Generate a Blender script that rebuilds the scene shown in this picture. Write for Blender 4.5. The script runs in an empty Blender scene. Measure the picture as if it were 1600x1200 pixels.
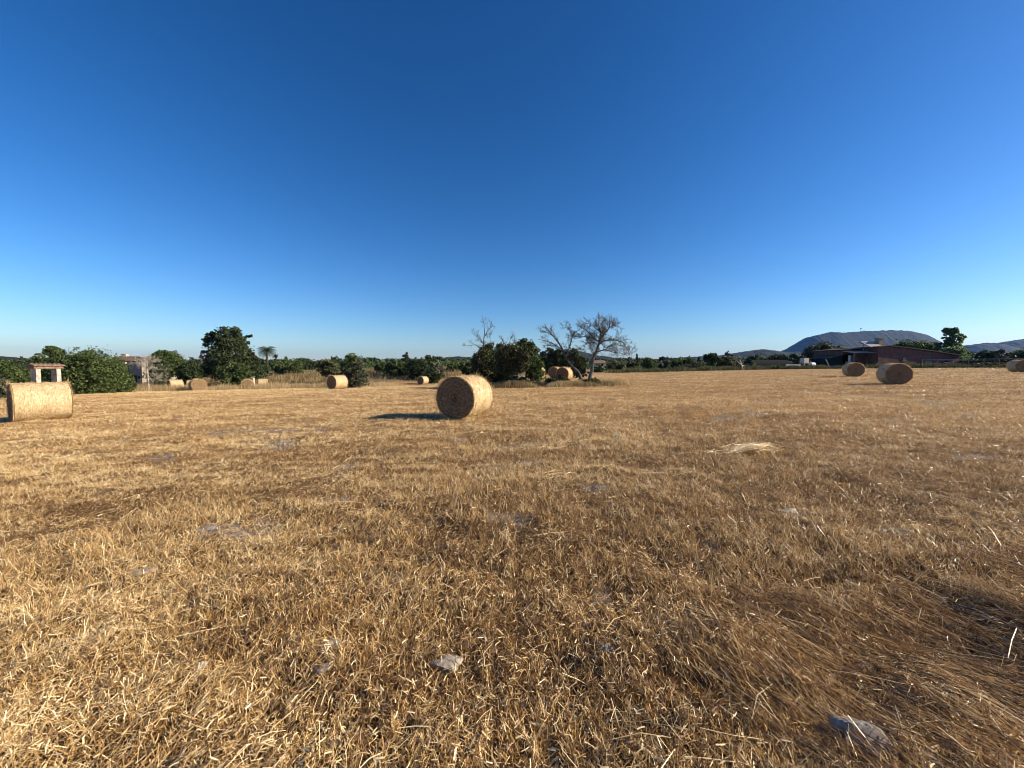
import bpy, math, random
import numpy as np
from mathutils import Vector

# ------------------------------------------------------------------ camera, world, sun
S = bpy.context.scene
C = S.collection
F = 600.0                       # focal length in pixels of the 1600 px wide photograph
PITCH = math.radians(2.79)
EYE = 1.60
SUN_AZ = math.radians(95)       # clockwise from the viewing direction
SUN_EL = math.radians(26)

cam_d = bpy.data.cameras.new('camera')
cam_d.sensor_width = 36; cam_d.lens = 36 * F / 1600
cam_d.clip_start = 0.05; cam_d.clip_end = 20000
cam = bpy.data.objects.new('camera', cam_d); C.objects.link(cam)
cam.location = (0, 0, EYE)
cam.rotation_euler = (math.radians(90) - PITCH, 0, 0)
S.camera = cam

world = bpy.data.worlds.new('World'); S.world = world
world.use_nodes = True
wt = world.node_tree; wt.nodes.clear()
sky = wt.nodes.new('ShaderNodeTexSky'); sky.sky_type = 'NISHITA'; sky.sun_disc = False
sky.sun_elevation = SUN_EL; sky.sun_rotation = SUN_AZ
sky.altitude = 50; sky.air_density = 1.0; sky.dust_density = 0.40; sky.ozone_density = 4.0
gam = wt.nodes.new('ShaderNodeGamma'); gam.inputs['Gamma'].default_value = 1.28
hsv = wt.nodes.new('ShaderNodeHueSaturation'); hsv.inputs['Saturation'].default_value = 1.17
bg = wt.nodes.new('ShaderNodeBackground'); bg.inputs['Strength'].default_value = 0.052
wo = wt.nodes.new('ShaderNodeOutputWorld')
wt.links.new(sky.outputs[0], gam.inputs['Color']); wt.links.new(gam.outputs[0], hsv.inputs['Color']); tint = wt.nodes.new('ShaderNodeMix'); tint.data_type = 'RGBA'; tint.blend_type = 'MULTIPLY'; tint.inputs[0].default_value = 1.0
tint.inputs[7].default_value = (0.92, 0.91, 0.97, 1)
wt.links.new(hsv.outputs[0], tint.inputs[6]); wt.links.new(tint.outputs[2], bg.inputs['Color'])
wt.links.new(bg.outputs[0], wo.inputs['Surface'])

sun_d = bpy.data.lights.new('sun', 'SUN'); sun_d.energy = 5.0; sun_d.angle = math.radians(0.53)
sun_d.color = (1.0, 0.85, 0.65)
sun = bpy.data.objects.new('sun', sun_d); C.objects.link(sun)
sd = Vector((math.cos(SUN_EL) * math.sin(SUN_AZ), math.cos(SUN_EL) * math.cos(SUN_AZ), math.sin(SUN_EL)))
sun.rotation_euler = sd.to_track_quat('Z', 'Y').to_euler()

S.view_settings.view_transform = 'Standard'; S.view_settings.look = 'None'
S.view_settings.exposure = 0.90; S.view_settings.gamma = 1.0
S.cycles.max_bounces = 6; S.cycles.diffuse_bounces = 3; S.cycles.transparent_max_bounces = 8
S.cycles.volume_bounces = 0
S.cycles.filter_width = 1.0
S.cycles.use_denoising = True; S.cycles.denoiser = 'OPENIMAGEDENOISE'; S.cycles.denoising_input_passes = 'RGB_ALBEDO_NORMAL'; S.cycles.denoising_prefilter = 'ACCURATE'

# ------------------------------------------------------------------ numeric helpers
def hash2(ix, iy, seed):
    h = (ix.astype(np.int64) * 374761393 + iy.astype(np.int64) * 668265263 + seed * 974634777) & 0xffffffff
    h = ((h ^ (h >> 13)) * 1274126177) & 0xffffffff
    h = (h ^ (h >> 16)) & 0xffffffff
    return h / 4294967295.0

def vnoise(x, y, seed=0):
    x = np.asarray(x, float); y = np.asarray(y, float)
    ix = np.floor(x); iy = np.floor(y); fx = x - ix; fy = y - iy
    fx = fx * fx * (3 - 2 * fx); fy = fy * fy * (3 - 2 * fy)
    a = hash2(ix, iy, seed); b = hash2(ix + 1, iy, seed); c = hash2(ix, iy + 1, seed); d = hash2(ix + 1, iy + 1, seed)
    return (a * (1 - fx) + b * fx) * (1 - fy) + (c * (1 - fx) + d * fx) * fy

def fbm(x, y, seed=0, octaves=4):
    s = 0; a = 0.5
    for k in range(octaves):
        s = s + a * vnoise(x * 2 ** k + 17.3 * k, y * 2 ** k - 9.1 * k, seed + k); a *= 0.5
    return s

def sstep(a, b, x):
    t = np.clip((x - a) / (b - a), 0, 1); return t * t * (3 - 2 * t)

def macro(x, y):
    """The lie of the land: the field rises gently to the right and dips behind its left half."""
    x = np.asarray(x, float); y = np.asarray(y, float)
    z = 0.0165 * 130 * np.tanh(x / 130)
    u = x / np.maximum(y, 1.0)
    z = z - 1.3 * sstep(20, 65, y) * sstep(0.06, -0.12, u)
    z = z + 2.4 * sstep(66, 110, y) * sstep(0.10, -0.12, u)
    return z

def H(x, y):
    x = np.asarray(x, float); y = np.asarray(y, float)
    r = np.sqrt(x * x + y * y)
    z = macro(x, y)
    z = z + (fbm(x * 0.9, y * 0.9, 5, 3) - 0.44) * 0.16 * sstep(60, 12, r) * sstep(0.0, 1.5, r)
    z = z + (vnoise(x * 3.5, y * 5.5, 9) - 0.5) * 0.075 * sstep(30, 8, r)
    z = z + (vnoise(x * 13, y * 13, 19) - 0.5) * 0.025 * sstep(12, 5, r)
    z = z + (fbm(x * 0.02, y * 0.02, 31, 3) - 0.44) * 1.0 * sstep(70, 200, r)
    return z

def h1(x, y): return float(H(np.array([x]), np.array([y]))[0])

CP, SP = math.cos(PITCH), math.sin(PITCH)
def wpt(px, py, Y):
    """Real-world point at depth Y metres on the sight line of a pixel of the photograph."""
    a = (px - 800) / F; b = -(py - 600) / F
    t = Y / (CP + b * SP)
    return Vector((a * t, Y, EYE + t * (-SP + b * CP)))
def gpt(px, Y):
    x = (px - 800) / F * Y * 1.0
    return Vector((x, Y, h1(x, Y)))

EDGE_PX = np.array([-600, -100, 0, 115, 200, 300, 480, 560, 600, 700, 800, 1000, 1200, 1400, 1600, 2200])
EDGE_Z = np.array([14, 24, 29, 34, 39, 43, 50, 54, 74, 78, 64, 66, 76, 72, 62, 50.])
def edge_z(x, y):
    px = 800 + F * x / np.maximum(y, 0.5)
    return np.interp(px, EDGE_PX, EDGE_Z)
def field_mask(x, y):
    e = edge_z(x, y)
    return np.where(y < 1, 1.0, sstep(1.5, -1.5, y - e - 1.5 * (vnoise(x * 0.4, y * 0.4, 77) - 0.5)))

# ------------------------------------------------------------------ object helpers
def link(o, parent=None):
    C.objects.link(o)
    if parent is not None: o.parent = parent
    return o

def np_mesh(name, V, Q, mats, tone=None, smooth=False, mi=None):
    V = np.asarray(V, np.float32); Q = np.asarray(Q, np.int32)
    me = bpy.data.meshes.new(name)
    k = Q.shape[1]
    me.vertices.add(len(V)); me.vertices.foreach_set('co', V.ravel())
    me.loops.add(Q.size); me.loops.foreach_set('vertex_index', Q.ravel())
    me.polygons.add(len(Q))
    me.polygons.foreach_set('loop_start', np.arange(0, Q.size, k, dtype=np.int32))
    me.polygons.foreach_set('use_smooth', np.full(len(Q), bool(smooth)))
    if mi is not None: me.polygons.foreach_set('material_index', np.asarray(mi, np.int32))
    me.update(calc_edges=True)
    if tone is not None:
        at = me.attributes.new('tone', 'FLOAT', 'FACE'); at.data.foreach_set('value', np.asarray(tone, np.float32))
    for m in (mats if isinstance(mats, (list, tuple)) else [mats]): me.materials.append(m)
    return me

def obj(name, me, parent=None, **kw):
    o = bpy.data.objects.new(name, me); link(o, parent)
    for k, v in kw.items(): o[k] = v
    return o

def thing(name, label, category, loc=(0, 0, 0), rz=0.0, group=None, mesh=None):
    o = bpy.data.objects.new(name, mesh); C.objects.link(o)
    o.location = loc; o.rotation_euler = (0, 0, rz)
    o['label'] = label; o['category'] = category
    if group: o['group'] = group
    return o

class MB:
    """Collects polygons into one mesh."""
    def __init__(s): s.v = []; s.f = []; s.m = []
    def add(s, vs, fs, m=0):
        o = len(s.v); s.v += [tuple(v) for v in vs]
        for f in fs: s.f.append(tuple(i + o for i in f)); s.m.append(m)
        return s
    def box(s, x0, x1, y0, y1, z0, z1, m=0):
        return s.add([(x0, y0, z0), (x1, y0, z0), (x1, y1, z0), (x0, y1, z0), (x0, y0, z1), (x1, y0, z1), (x1, y1, z1), (x0, y1, z1)],
                     [(0, 3, 2, 1), (4, 5, 6, 7), (0, 1, 5, 4), (1, 2, 6, 5), (2, 3, 7, 6), (3, 0, 4, 7)], m)
    def prism(s, poly, y0, y1, m=0):
        n = len(poly)
        vs = [(x, y0, z) for x, z in poly] + [(x, y1, z) for x, z in poly]
        fs = [tuple(range(n)), tuple(range(2 * n - 1, n - 1, -1))] + [(i + n, (i + 1) % n + n, (i + 1) % n, i) for i in range(n)]
        return s.add(vs, fs, m)
    def tube(s, pts, rads, n=6, m=0, cap=True):
        pts = [Vector(p) for p in pts]; rings = []
        base = len(s.v)
        for i, p in enumerate(pts):
            d = (pts[min(i + 1, len(pts) - 1)] - pts[max(i - 1, 0)])
            d = d.normalized() if d.length > 1e-9 else Vector((0, 0, 1))
            a = d.cross(Vector((0, 0, 1)) if abs(d.z) < 0.9 else Vector((1, 0, 0))).normalized(); b = d.cross(a)
            for k in range(n):
                t = 2 * math.pi * k / n
                s.v.append(tuple(p + (a * math.cos(t) + b * math.sin(t)) * rads[i]))
        for i in range(len(pts) - 1):
            for k in range(n):
                q = base + i * n
                s.f.append((q + k, q + (k + 1) % n, q + n + (k + 1) % n, q + n + k)); s.m.append(m)
        if cap and n > 2:
            s.f.append(tuple(base + k for k in range(n - 1, -1, -1))); s.m.append(m)
            q = base + (len(pts) - 1) * n
            s.f.append(tuple(q + k for k in range(n))); s.m.append(m)
        return s
    def mesh(s, name, mats, smooth=False):
        me = bpy.data.meshes.new(name); me.from_pydata(s.v, [], s.f)
        mats = mats if isinstance(mats, (list, tuple)) else [mats]
        for m in mats: me.materials.append(m)
        me.polygons.foreach_set('material_index', s.m)
        me.polygons.foreach_set('use_smooth', [smooth] * len(s.f)); me.update()
        return me
    def obj(s, name, mats, parent=None, smooth=False, **kw):
        return obj(name, s.mesh(name, mats, smooth), parent, **kw)

# ------------------------------------------------------------------ materials
def new_mat(name):
    m = bpy.data.materials.new(name); m.use_nodes = True; m.node_tree.nodes.clear(); return m, m.node_tree
def N(t, kind, **kw):
    n = t.nodes.new(kind)
    for k, v in kw.items():
        if k in n.inputs: n.inputs[k].default_value = v
        else: setattr(n, k, v)
    return n
def ramp(t, stops, fac):
    r = t.nodes.new('ShaderNodeValToRGB'); e = r.color_ramp.elements
    while len(e) > 1: e.remove(e[-1])
    e[0].position = stops[0][0]; e[0].color = (*stops[0][1], 1)
    for p, c in stops[1:]:
        q = e.new(p); q.color = (*c, 1)
    t.links.new(fac, r.inputs[0]); return r
def surf(t, sh):
    o = t.nodes.new('ShaderNodeOutputMaterial'); t.links.new(sh, o.inputs['Surface'])

def leaf_mat(name, stops, trans=0.25, rough=0.6, spec=0.2):
    m, t = new_mat(name)
    at = N(t, 'ShaderNodeAttribute', attribute_name='tone')
    r = ramp(t, stops, at.outputs['Fac'])
    b = N(t, 'ShaderNodeBsdfPrincipled', Roughness=rough); b.inputs['Specular IOR Level'].default_value = spec
    tr = N(t, 'ShaderNodeBsdfTranslucent'); mx = N(t, 'ShaderNodeMixShader'); mx.inputs[0].default_value = trans
    t.links.new(r.outputs[0], b.inputs['Base Color']); t.links.new(r.outputs[0], tr.inputs['Color'])
    t.links.new(b.outputs[0], mx.inputs[1]); t.links.new(tr.outputs[0], mx.inputs[2]); surf(t, mx.outputs[0]); return m

def noise_mat(name, stops, scale=4.0, stretch=(1, 1, 1), rough=0.9, bump=0.3, bdist=0.02, detail=6.0, coord='Object', spec=0.2):
    m, t = new_mat(name)
    tc = N(t, 'ShaderNodeTexCoord'); mp = N(t, 'ShaderNodeMapping'); mp.inputs['Scale'].default_value = stretch
    n = N(t, 'ShaderNodeTexNoise', Scale=scale, Detail=detail, Roughness=0.62)
    r = ramp(t, stops, n.outputs['Fac'])
    b = N(t, 'ShaderNodeBsdfPrincipled', Roughness=rough); b.inputs['Specular IOR Level'].default_value = spec
    bp = N(t, 'ShaderNodeBump', Strength=bump, Distance=bdist)
    t.links.new(tc.outputs[coord], mp.inputs['Vector']); t.links.new(mp.outputs[0], n.inputs['Vector'])
    t.links.new(r.outputs[0], b.inputs['Base Color']); t.links.new(n.outputs['Fac'], bp.inputs['Height'])
    t.links.new(bp.outputs[0], b.inputs['Normal']); surf(t, b.outputs[0]); return m

M = {}
M['stubble'] = leaf_mat('stubble_straw', [(0, (0.05, 0.020, 0.006)), (0.25, (0.22, 0.108, 0.030)), (0.5, (0.48, 0.295, 0.105)),
                                          (0.75, (0.72, 0.51, 0.225)), (1, (0.92, 0.76, 0.45))], 0.20, 0.36, 0.50)
M['drygrass'] = leaf_mat('dry_grass', [(0, (0.12, 0.085, 0.035)), (0.5, (0.34, 0.25, 0.12)), (1, (0.58, 0.46, 0.26))], 0.3)
M['weeds'] = leaf_mat('green_weeds', [(0, (0.025, 0.035, 0.014)), (0.6, (0.07, 0.085, 0.03)), (1, (0.20, 0.17, 0.08))], 0.3)
M['dark'] = leaf_mat('dark_evergreen', [(0, (0.014, 0.022, 0.009)), (0.6, (0.042, 0.060, 0.020)), (1, (0.09, 0.115, 0.04))], 0.2)
M['green'] = leaf_mat('green_leaf', [(0, (0.026, 0.045, 0.013)), (0.6, (0.078, 0.110, 0.032)), (1, (0.15, 0.19, 0.065))], 0.32)
M['bright'] = leaf_mat('bright_leaf', [(0, (0.045, 0.08, 0.03)), (0.6, (0.12, 0.175, 0.07)), (1, (0.21, 0.27, 0.12))], 0.5)
M['olive'] = leaf_mat('olive_leaf', [(0, (0.045, 0.052, 0.028)), (0.6, (0.105, 0.115, 0.065)), (1, (0.20, 0.20, 0.13))], 0.2)
M['brown'] = leaf_mat('browning_leaf', [(0, (0.030, 0.033, 0.013)), (0.6, (0.082, 0.084, 0.033)), (1, (0.17, 0.16, 0.075))], 0.2)
M['bark'] = noise_mat('bark', [(0.3, (0.035, 0.026, 0.018)), (0.7, (0.13, 0.105, 0.08))], 9, (1, 1, 0.25), bump=0.6)
M['greybark'] = noise_mat('grey_bark', [(0.3, (0.075, 0.068, 0.060)), (0.7, (0.20, 0.185, 0.165))], 9, (1, 1, 0.25), bump=0.6)
M['palebark'] = noise_mat('bleached_wood', [(0.3, (0.32, 0.28, 0.22)), (0.7, (0.55, 0.50, 0.42))], 9, (1, 1, 0.25), bump=0.4)
M['stone'] = noise_mat('limestone', [(0.3, (0.10, 0.085, 0.068)), (0.5, (0.28, 0.245, 0.195)), (0.72, (0.52, 0.47, 0.39))], 18, rough=0.85, bump=0.7, bdist=0.01)
M['plaster'] = noise_mat('white_plaster', [(0.3, (0.24, 0.19, 0.14)), (0.5, (0.42, 0.36, 0.29)), (0.7, (0.56, 0.51, 0.43))], 5, bump=0.4)
M['cream'] = noise_mat('cream_plaster', [(0.25, (0.40, 0.34, 0.26)), (0.6, (0.58, 0.52, 0.42))], 2, bump=0.2)
M['rubble'] = noise_mat('rubble_wall', [(0.3, (0.14, 0.11, 0.08)), (0.65, (0.36, 0.31, 0.24))], 6, bump=0.7)
M['tile'] = noise_mat('clay_tile', [(0.3, (0.11, 0.06, 0.045)), (0.5, (0.22, 0.14, 0.10)), (0.7, (0.33, 0.25, 0.19))], 9, bump=0.4)
M['pink'] = noise_mat('pink_plaster', [(0.25, (0.075, 0.042, 0.037)), (0.5, (0.13, 0.068, 0.057)), (0.7, (0.19, 0.11, 0.088))], 1.2, bump=0.15)
M['white'] = noise_mat('white_paint', [(0.2, (0.62, 0.61, 0.58)), (0.6, (0.78, 0.77, 0.74))], 3, rough=0.5, bump=0.05)
M['blue'] = noise_mat('blue_paint', [(0.2, (0.03, 0.09, 0.22)), (0.6, (0.05, 0.14, 0.32))], 3, rough=0.5, bump=0.05)
M['metal'] = noise_mat('grey_metal', [(0.2, (0.22, 0.22, 0.21)), (0.6, (0.38, 0.37, 0.35))], 4, rough=0.45, bump=0.05)
M['shadecloth'] = noise_mat('dark_tarpaulin', [(0.2, (0.010, 0.011, 0.012)), (0.7, (0.025, 0.026, 0.028))], 4, spec=0.05, rough=0.9, bump=0.3)
M['wood'] = noise_mat('old_wood', [(0.3, (0.10, 0.075, 0.05)), (0.7, (0.24, 0.19, 0.14))], 8, (1, 1, 0.2), bump=0.4)
M['darkhole'] = noise_mat('dark_interior', [(0.2, (0.012, 0.010, 0.009)), (0.7, (0.03, 0.026, 0.022))], 3)
M['greenpaint'] = noise_mat('green_shutter', [(0.2, (0.02, 0.055, 0.045)), (0.7, (0.045, 0.10, 0.08))], 3, rough=0.5)
m, t = new_mat('window_glass'); b = N(t, 'ShaderNodeBsdfPrincipled', Roughness=0.08)
b.inputs['Base Color'].default_value = (0.03, 0.035, 0.04, 1); surf(t, b.outputs[0]); M['glass'] = m

# ground: stubble soil inside the field, rough dry pasture beyond it
def ground_mat():
    m, t = new_mat('ground_soil')
    tc = N(t, 'ShaderNodeTexCoord')
    def noise(scale, st=(1, 1, 1), detail=8.0, rg=0.6):
        mp = N(t, 'ShaderNodeMapping'); mp.inputs['Scale'].default_value = st
        n = N(t, 'ShaderNodeTexNoise', Scale=scale, Detail=detail, Roughness=rg)
        t.links.new(tc.outputs['Object'], mp.inputs['Vector']); t.links.new(mp.outputs[0], n.inputs['Vector']); return n.outputs['Fac']
    def mix(fac, a, b, kind='MIX'):
        x = N(t, 'ShaderNodeMix', data_type='RGBA', blend_type=kind)
        if isinstance(fac, float): x.inputs[0].default_value = fac
        else: t.links.new(fac, x.inputs[0])
        t.links.new(a, x.inputs[6]); t.links.new(b, x.inputs[7]); return x.outputs[2]
    fine = ramp(t, [(0.30, (0.09, 0.048, 0.020)), (0.45, (0.27, 0.155, 0.062)), (0.58, (0.47, 0.30, 0.13)), (0.72, (0.68, 0.50, 0.26))], noise(28, (1, 0.6, 1), 10, 0.7)).outputs[0]
    soil = ramp(t, [(0.3, (0.07, 0.045, 0.028)), (0.7, (0.22, 0.17, 0.12))], noise(30)).outputs[0]
    bare = ramp(t, [(0.66, (0, 0, 0)), (0.78, (0.7, 0.7, 0.7))], noise(1.1, (1, 1, 1), 5)).outputs[0]
    band = ramp(t, [(0.32, (0.70, 0.64, 0.58)), (0.68, (1.12, 1.10, 1.05))], noise(0.35, (0.25, 1.0, 1), 6)).outputs[0]
    ln = N(t, 'ShaderNodeVectorMath', operation='LENGTH'); t.links.new(tc.outputs['Object'], ln.inputs[0])
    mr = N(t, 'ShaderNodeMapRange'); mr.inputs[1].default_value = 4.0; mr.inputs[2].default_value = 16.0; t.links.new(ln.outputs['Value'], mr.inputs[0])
    shaded_soil = ramp(t, [(0.35, (0.035, 0.020, 0.010)), (0.52, (0.13, 0.080, 0.038)), (0.68, (0.34, 0.24, 0.13))], noise(45, (1, 1, 1), 10, 0.7)).outputs[0]  # nearby soil coloured darker to stand in for shade between the stalks
    fine = mix(mr.outputs[0], shaded_soil, fine)
    fld = mix(bare, fine, soil); fld = mix(1.0, fld, band, 'MULTIPLY')
    ab = N(t, 'ShaderNodeAttribute', attribute_name='bare')
    pale = ramp(t, [(0.3, (0.10, 0.075, 0.055)), (0.5, (0.22, 0.175, 0.13)), (0.7, (0.38, 0.32, 0.25))], noise(18, (1, 1, 1), 10, 0.7)).outputs[0]
    fld = mix(ab.outputs['Fac'], fld, pale)
    rough = ramp(t, [(0.35, (0.07, 0.065, 0.03)), (0.5, (0.17, 0.13, 0.065)), (0.65, (0.34, 0.26, 0.14))], noise(0.25, (1, 1, 1), 10, 0.7)).outputs[0]
    at = N(t, 'ShaderNodeAttribute', attribute_name='field')
    col = mix(at.outputs['Fac'], rough, fld)
    b = N(t, 'ShaderNodeBsdfPrincipled', Roughness=0.95); b.inputs['Specular IOR Level'].default_value = 0.1
    bp = N(t, 'ShaderNodeBump', Strength=0.8, Distance=0.04)
    t.links.new(noise(24, (1, 1, 1), 10, 0.7), bp.inputs['Height']); t.links.new(bp.outputs[0], b.inputs['Normal'])
    t.links.new(col, b.inputs['Base Color']); surf(t, b.outputs[0]); return m
M['ground'] = ground_mat()

# ------------------------------------------------------------------ ground sheet to the horizon
def bare(x, y):
    b = fbm(x * 0.8, y * 1.3, 333, 4) + 0.05 * (vnoise(x * 9, y * 9, 335) - 0.5)
    v = sstep(0.69, 0.74, b) * sstep(22, 12, y)
    for cx, cy, r in BARE: v = np.maximum(v, sstep(1.15, 0.8, np.hypot(x - cx, (y - cy) * 1.3) / (r * 0.5) + 0.5 * (vnoise(x * 7, y * 7, 337) - 0.5)))
    return v
BARE = []
for px, py, r in [(340, 826, .35), (225, 898, .22), (510, 1012, .13), (505, 1050, .10), (700, 1044, .10), (1352, 1165, .26), (930, 762, .30), (1240, 805, .22), (620, 900, .14), (30, 1090, .14), (940, 930, .14), (1110, 860, .2)]:
    _p = wpt(px, py, 1.0); _y = EYE / (EYE - _p.z)
    for _ in range(6): _y = (EYE - h1(_p.x * _y, _y)) / (EYE - _p.z)
    BARE.append((_p.x * _y, _y, r))

def build_ground():
    nr, na = 250, 900
    r = np.concatenate([[0.0], np.geomspace(0.35, 9000, nr)])
    a = np.linspace(0, 2 * math.pi, na, endpoint=False)
    R, A = np.meshgrid(r, a, indexing='ij')
    X = R * np.sin(A); Y = R * np.cos(A)
    Z = H(X, Y); V = np.stack([X, Y, Z], -1).reshape(-1, 3)
    i = np.arange(len(r) - 1)[:, None]; j = np.arange(na)[None, :]; j2 = (j + 1) % na
    Q = np.stack([i * na + j, i * na + j2, (i + 1) * na + j2, (i + 1) * na + j], -1).reshape(-1, 4)
    Q = Q[:, ::-1]
    me = np_mesh('ground', V, Q, M['ground'], smooth=True)
    at = me.attributes.new('field', 'FLOAT', 'POINT')
    at.data.foreach_set('value', field_mask(X, Y).ravel().astype(np.float32))
    ab = me.attributes.new('bare', 'FLOAT', 'POINT'); ab.data.foreach_set('value', bare(X, Y).ravel().astype(np.float32))
    obj('ground', me, kind='structure', label='stubble field of dry cut straw running out to rough pasture')
build_ground()

# ------------------------------------------------------------------ stubble and loose straw
rng = np.random.default_rng(7)
def sample_field(n_total, p, z0, z1, umax=1.48):
    """Points over the field; density falls as distance to the power p."""
    k = 2 - p
    t = rng.random(n_total)
    Y = (z0 ** k + t * (z1 ** k - z0 ** k)) ** (1 / k) if abs(k) > 1e-6 else z0 * (z1 / z0) ** t
    U = (rng.random(n_total) * 2 - 1)
    X = U * (umax * Y + 1.2)
    return X, Y

def ribbons(base, vec, side, w0, w1, bend=None):
    """One or two quads per blade. base/vec/side Nx3."""
    n = len(base)
    if bend is None:
        V = np.stack([base - side * w0, base + side * w0, base + vec + side * w1, base + vec - side * w1], 1)
        Q = np.arange(4 * n).reshape(n, 4); return V.reshape(-1, 3), Q
    mid = base + vec * 0.5 + bend; wm = (w0 + w1) / 2
    V = np.stack([base - side * w0, base + side * w0, mid + side * wm, mid - side * wm, base + vec + side * w1, base + vec - side * w1], 1)
    q = np.array([[0, 1, 2, 3], [3, 2, 4, 5]])
    Q = (np.arange(n)[:, None, None] * 6 + q[None]).reshape(-1, 4); return V.reshape(-1, 3), Q

def tone_macro(X, Y):
    t = 0.63 + 0.5 * (fbm(X * 0.35, Y * 0.9, 41, 4) - 0.47) + 0.55 * (fbm(X * 1.3, Y * 3.2, 47, 3) - 0.44)
    u = X / Y
    t = t + 0.06 * np.sin(2 * math.pi * (Y - 0.28 * X + 0.5 * vnoise(X * 0.3, Y * 0.3, 52)) / 2.3) * sstep(2.5, 6, Y)
    t = t - 0.07 * sstep(6, 2.0, Y) * sstep(-0.8, 0.4, u) - 0.05 * sstep(0.2, 1.0, u) + 0.10 * sstep(3, 12, Y)
    return t

def build_stubble():
    # tufts, each of a few cut stalks
    nt = 330000
    X, Y = sample_field(nt, 1.45, 1.0, 70)
    dens = fbm(X * 1.7, Y * 1.7, 61, 3)
    keep = (dens > 0.20 + 0.10 * rng.random(nt)) & (rng.random(nt) < field_mask(X, Y))
    keep &= rng.random(nt) > 0.75 * bare(X, Y)
    X, Y = X[keep], Y[keep]; nt = len(X)
    row = np.round(X / 0.13 + 0.25 * vnoise(Y * 0.7, X * 0.2, 5)) * 0.13
    X = X + (row - X) * 0.40 * (Y < 14)
    per = np.where(Y < 9, 5, 3)
    idx = np.repeat(np.arange(nt), per); n = len(idx)
    sc = np.maximum(1.0, Y / 5.0) ** 0.75
    tw = (0.020 * sc)[idx]
    bx = X[idx] + rng.normal(0, 1, n) * tw; by = Y[idx] + rng.normal(0, 1, n) * tw
    bz = H(bx, by) - 0.006
    hh = (0.018 + 0.050 * rng.random(n) ** 1.7) * (0.7 + 0.9 * vnoise(bx * 0.8, by * 0.8, 88))
    hh *= np.where(rng.random(n) < 0.03, 2.0, 1.0)
    lean = rng.normal(0, 0.45, (n, 2)) + rng.normal(0, 0.35, (nt, 2))[idx]
    vec = np.stack([hh * lean[:, 0], hh * lean[:, 1], hh], 1)
    th = rng.random(n) * math.pi
    side = np.stack([np.cos(th), np.sin(th), np.zeros(n)], 1)
    w = (0.0010 + 0.0010 * rng.random(n)) * sc[idx] ** 1.15
    base = np.stack([bx, by, bz], 1)
    bend = rng.normal(0, 1, (n, 3)) * (hh * 0.10)[:, None]
    tone = tone_macro(bx, by) - 0.13 + rng.normal(0, 0.17, nt)[idx] + rng.normal(0, 0.18, n) + np.where(rng.random(n) < 0.16, 0.45, 0)  # base tone lowered, some stalks paled to read as sun glints
    near = by < 8
    parts = []
    V1, Q1 = ribbons(base[near], vec[near], side[near], w[near, None], w[near, None] * 0.8, bend[near])
    V2, Q2 = ribbons(base[~near], vec[~near], side[~near], w[~near, None], w[~near, None] * 0.8)
    V = np.concatenate([V1, V2]); Q = np.concatenate([Q1, Q2 + len(V1)])
    tn = np.concatenate([np.repeat(tone[near], 2), tone[~near]])
    me = np_mesh('stubble', V, Q, M['stubble'], np.clip(tn, 0, 1))
    obj('stubble', me, kind='stuff', label='short cut golden stubble standing all over the field', category='stubble')
    print('stubble quads', len(Q))

def lay(X, Y, L, ang, w, lift, tone, arc=0.06, tilt=0.08):
    n = len(X)
    d = np.stack([np.sin(ang), np.cos(ang)], 1)
    x0 = X - d[:, 0] * L / 2; y0 = Y - d[:, 1] * L / 2; x2 = X + d[:, 0] * L / 2; y2 = Y + d[:, 1] * L / 2
    z0 = H(x0, y0) + lift + rng.random(n) * tilt * L; z2 = H(x2, y2) + lift + rng.random(n) * tilt * L
    base = np.stack([x0, y0, z0], 1); end = np.stack([x2, y2, z2], 1); vec = end - base
    perp = np.stack([d[:, 1], -d[:, 0], np.zeros(n)], 1)
    zz = rng.normal(0, 0.6, n)
    side = perp * np.cos(zz)[:, None] + np.array([0, 0, 1.0])[None] * np.sin(zz)[:, None]
    bend = perp * (rng.normal(0, arc, n) * L)[:, None] + np.array([0, 0, 1.0])[None] * (np.abs(rng.normal(0, 0.03, n)) * L)[:, None]
    V, Q = ribbons(base, vec, side, w[:, None], w[:, None] * 0.85, bend)
    return V, Q, np.repeat(tone, 2)

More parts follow.
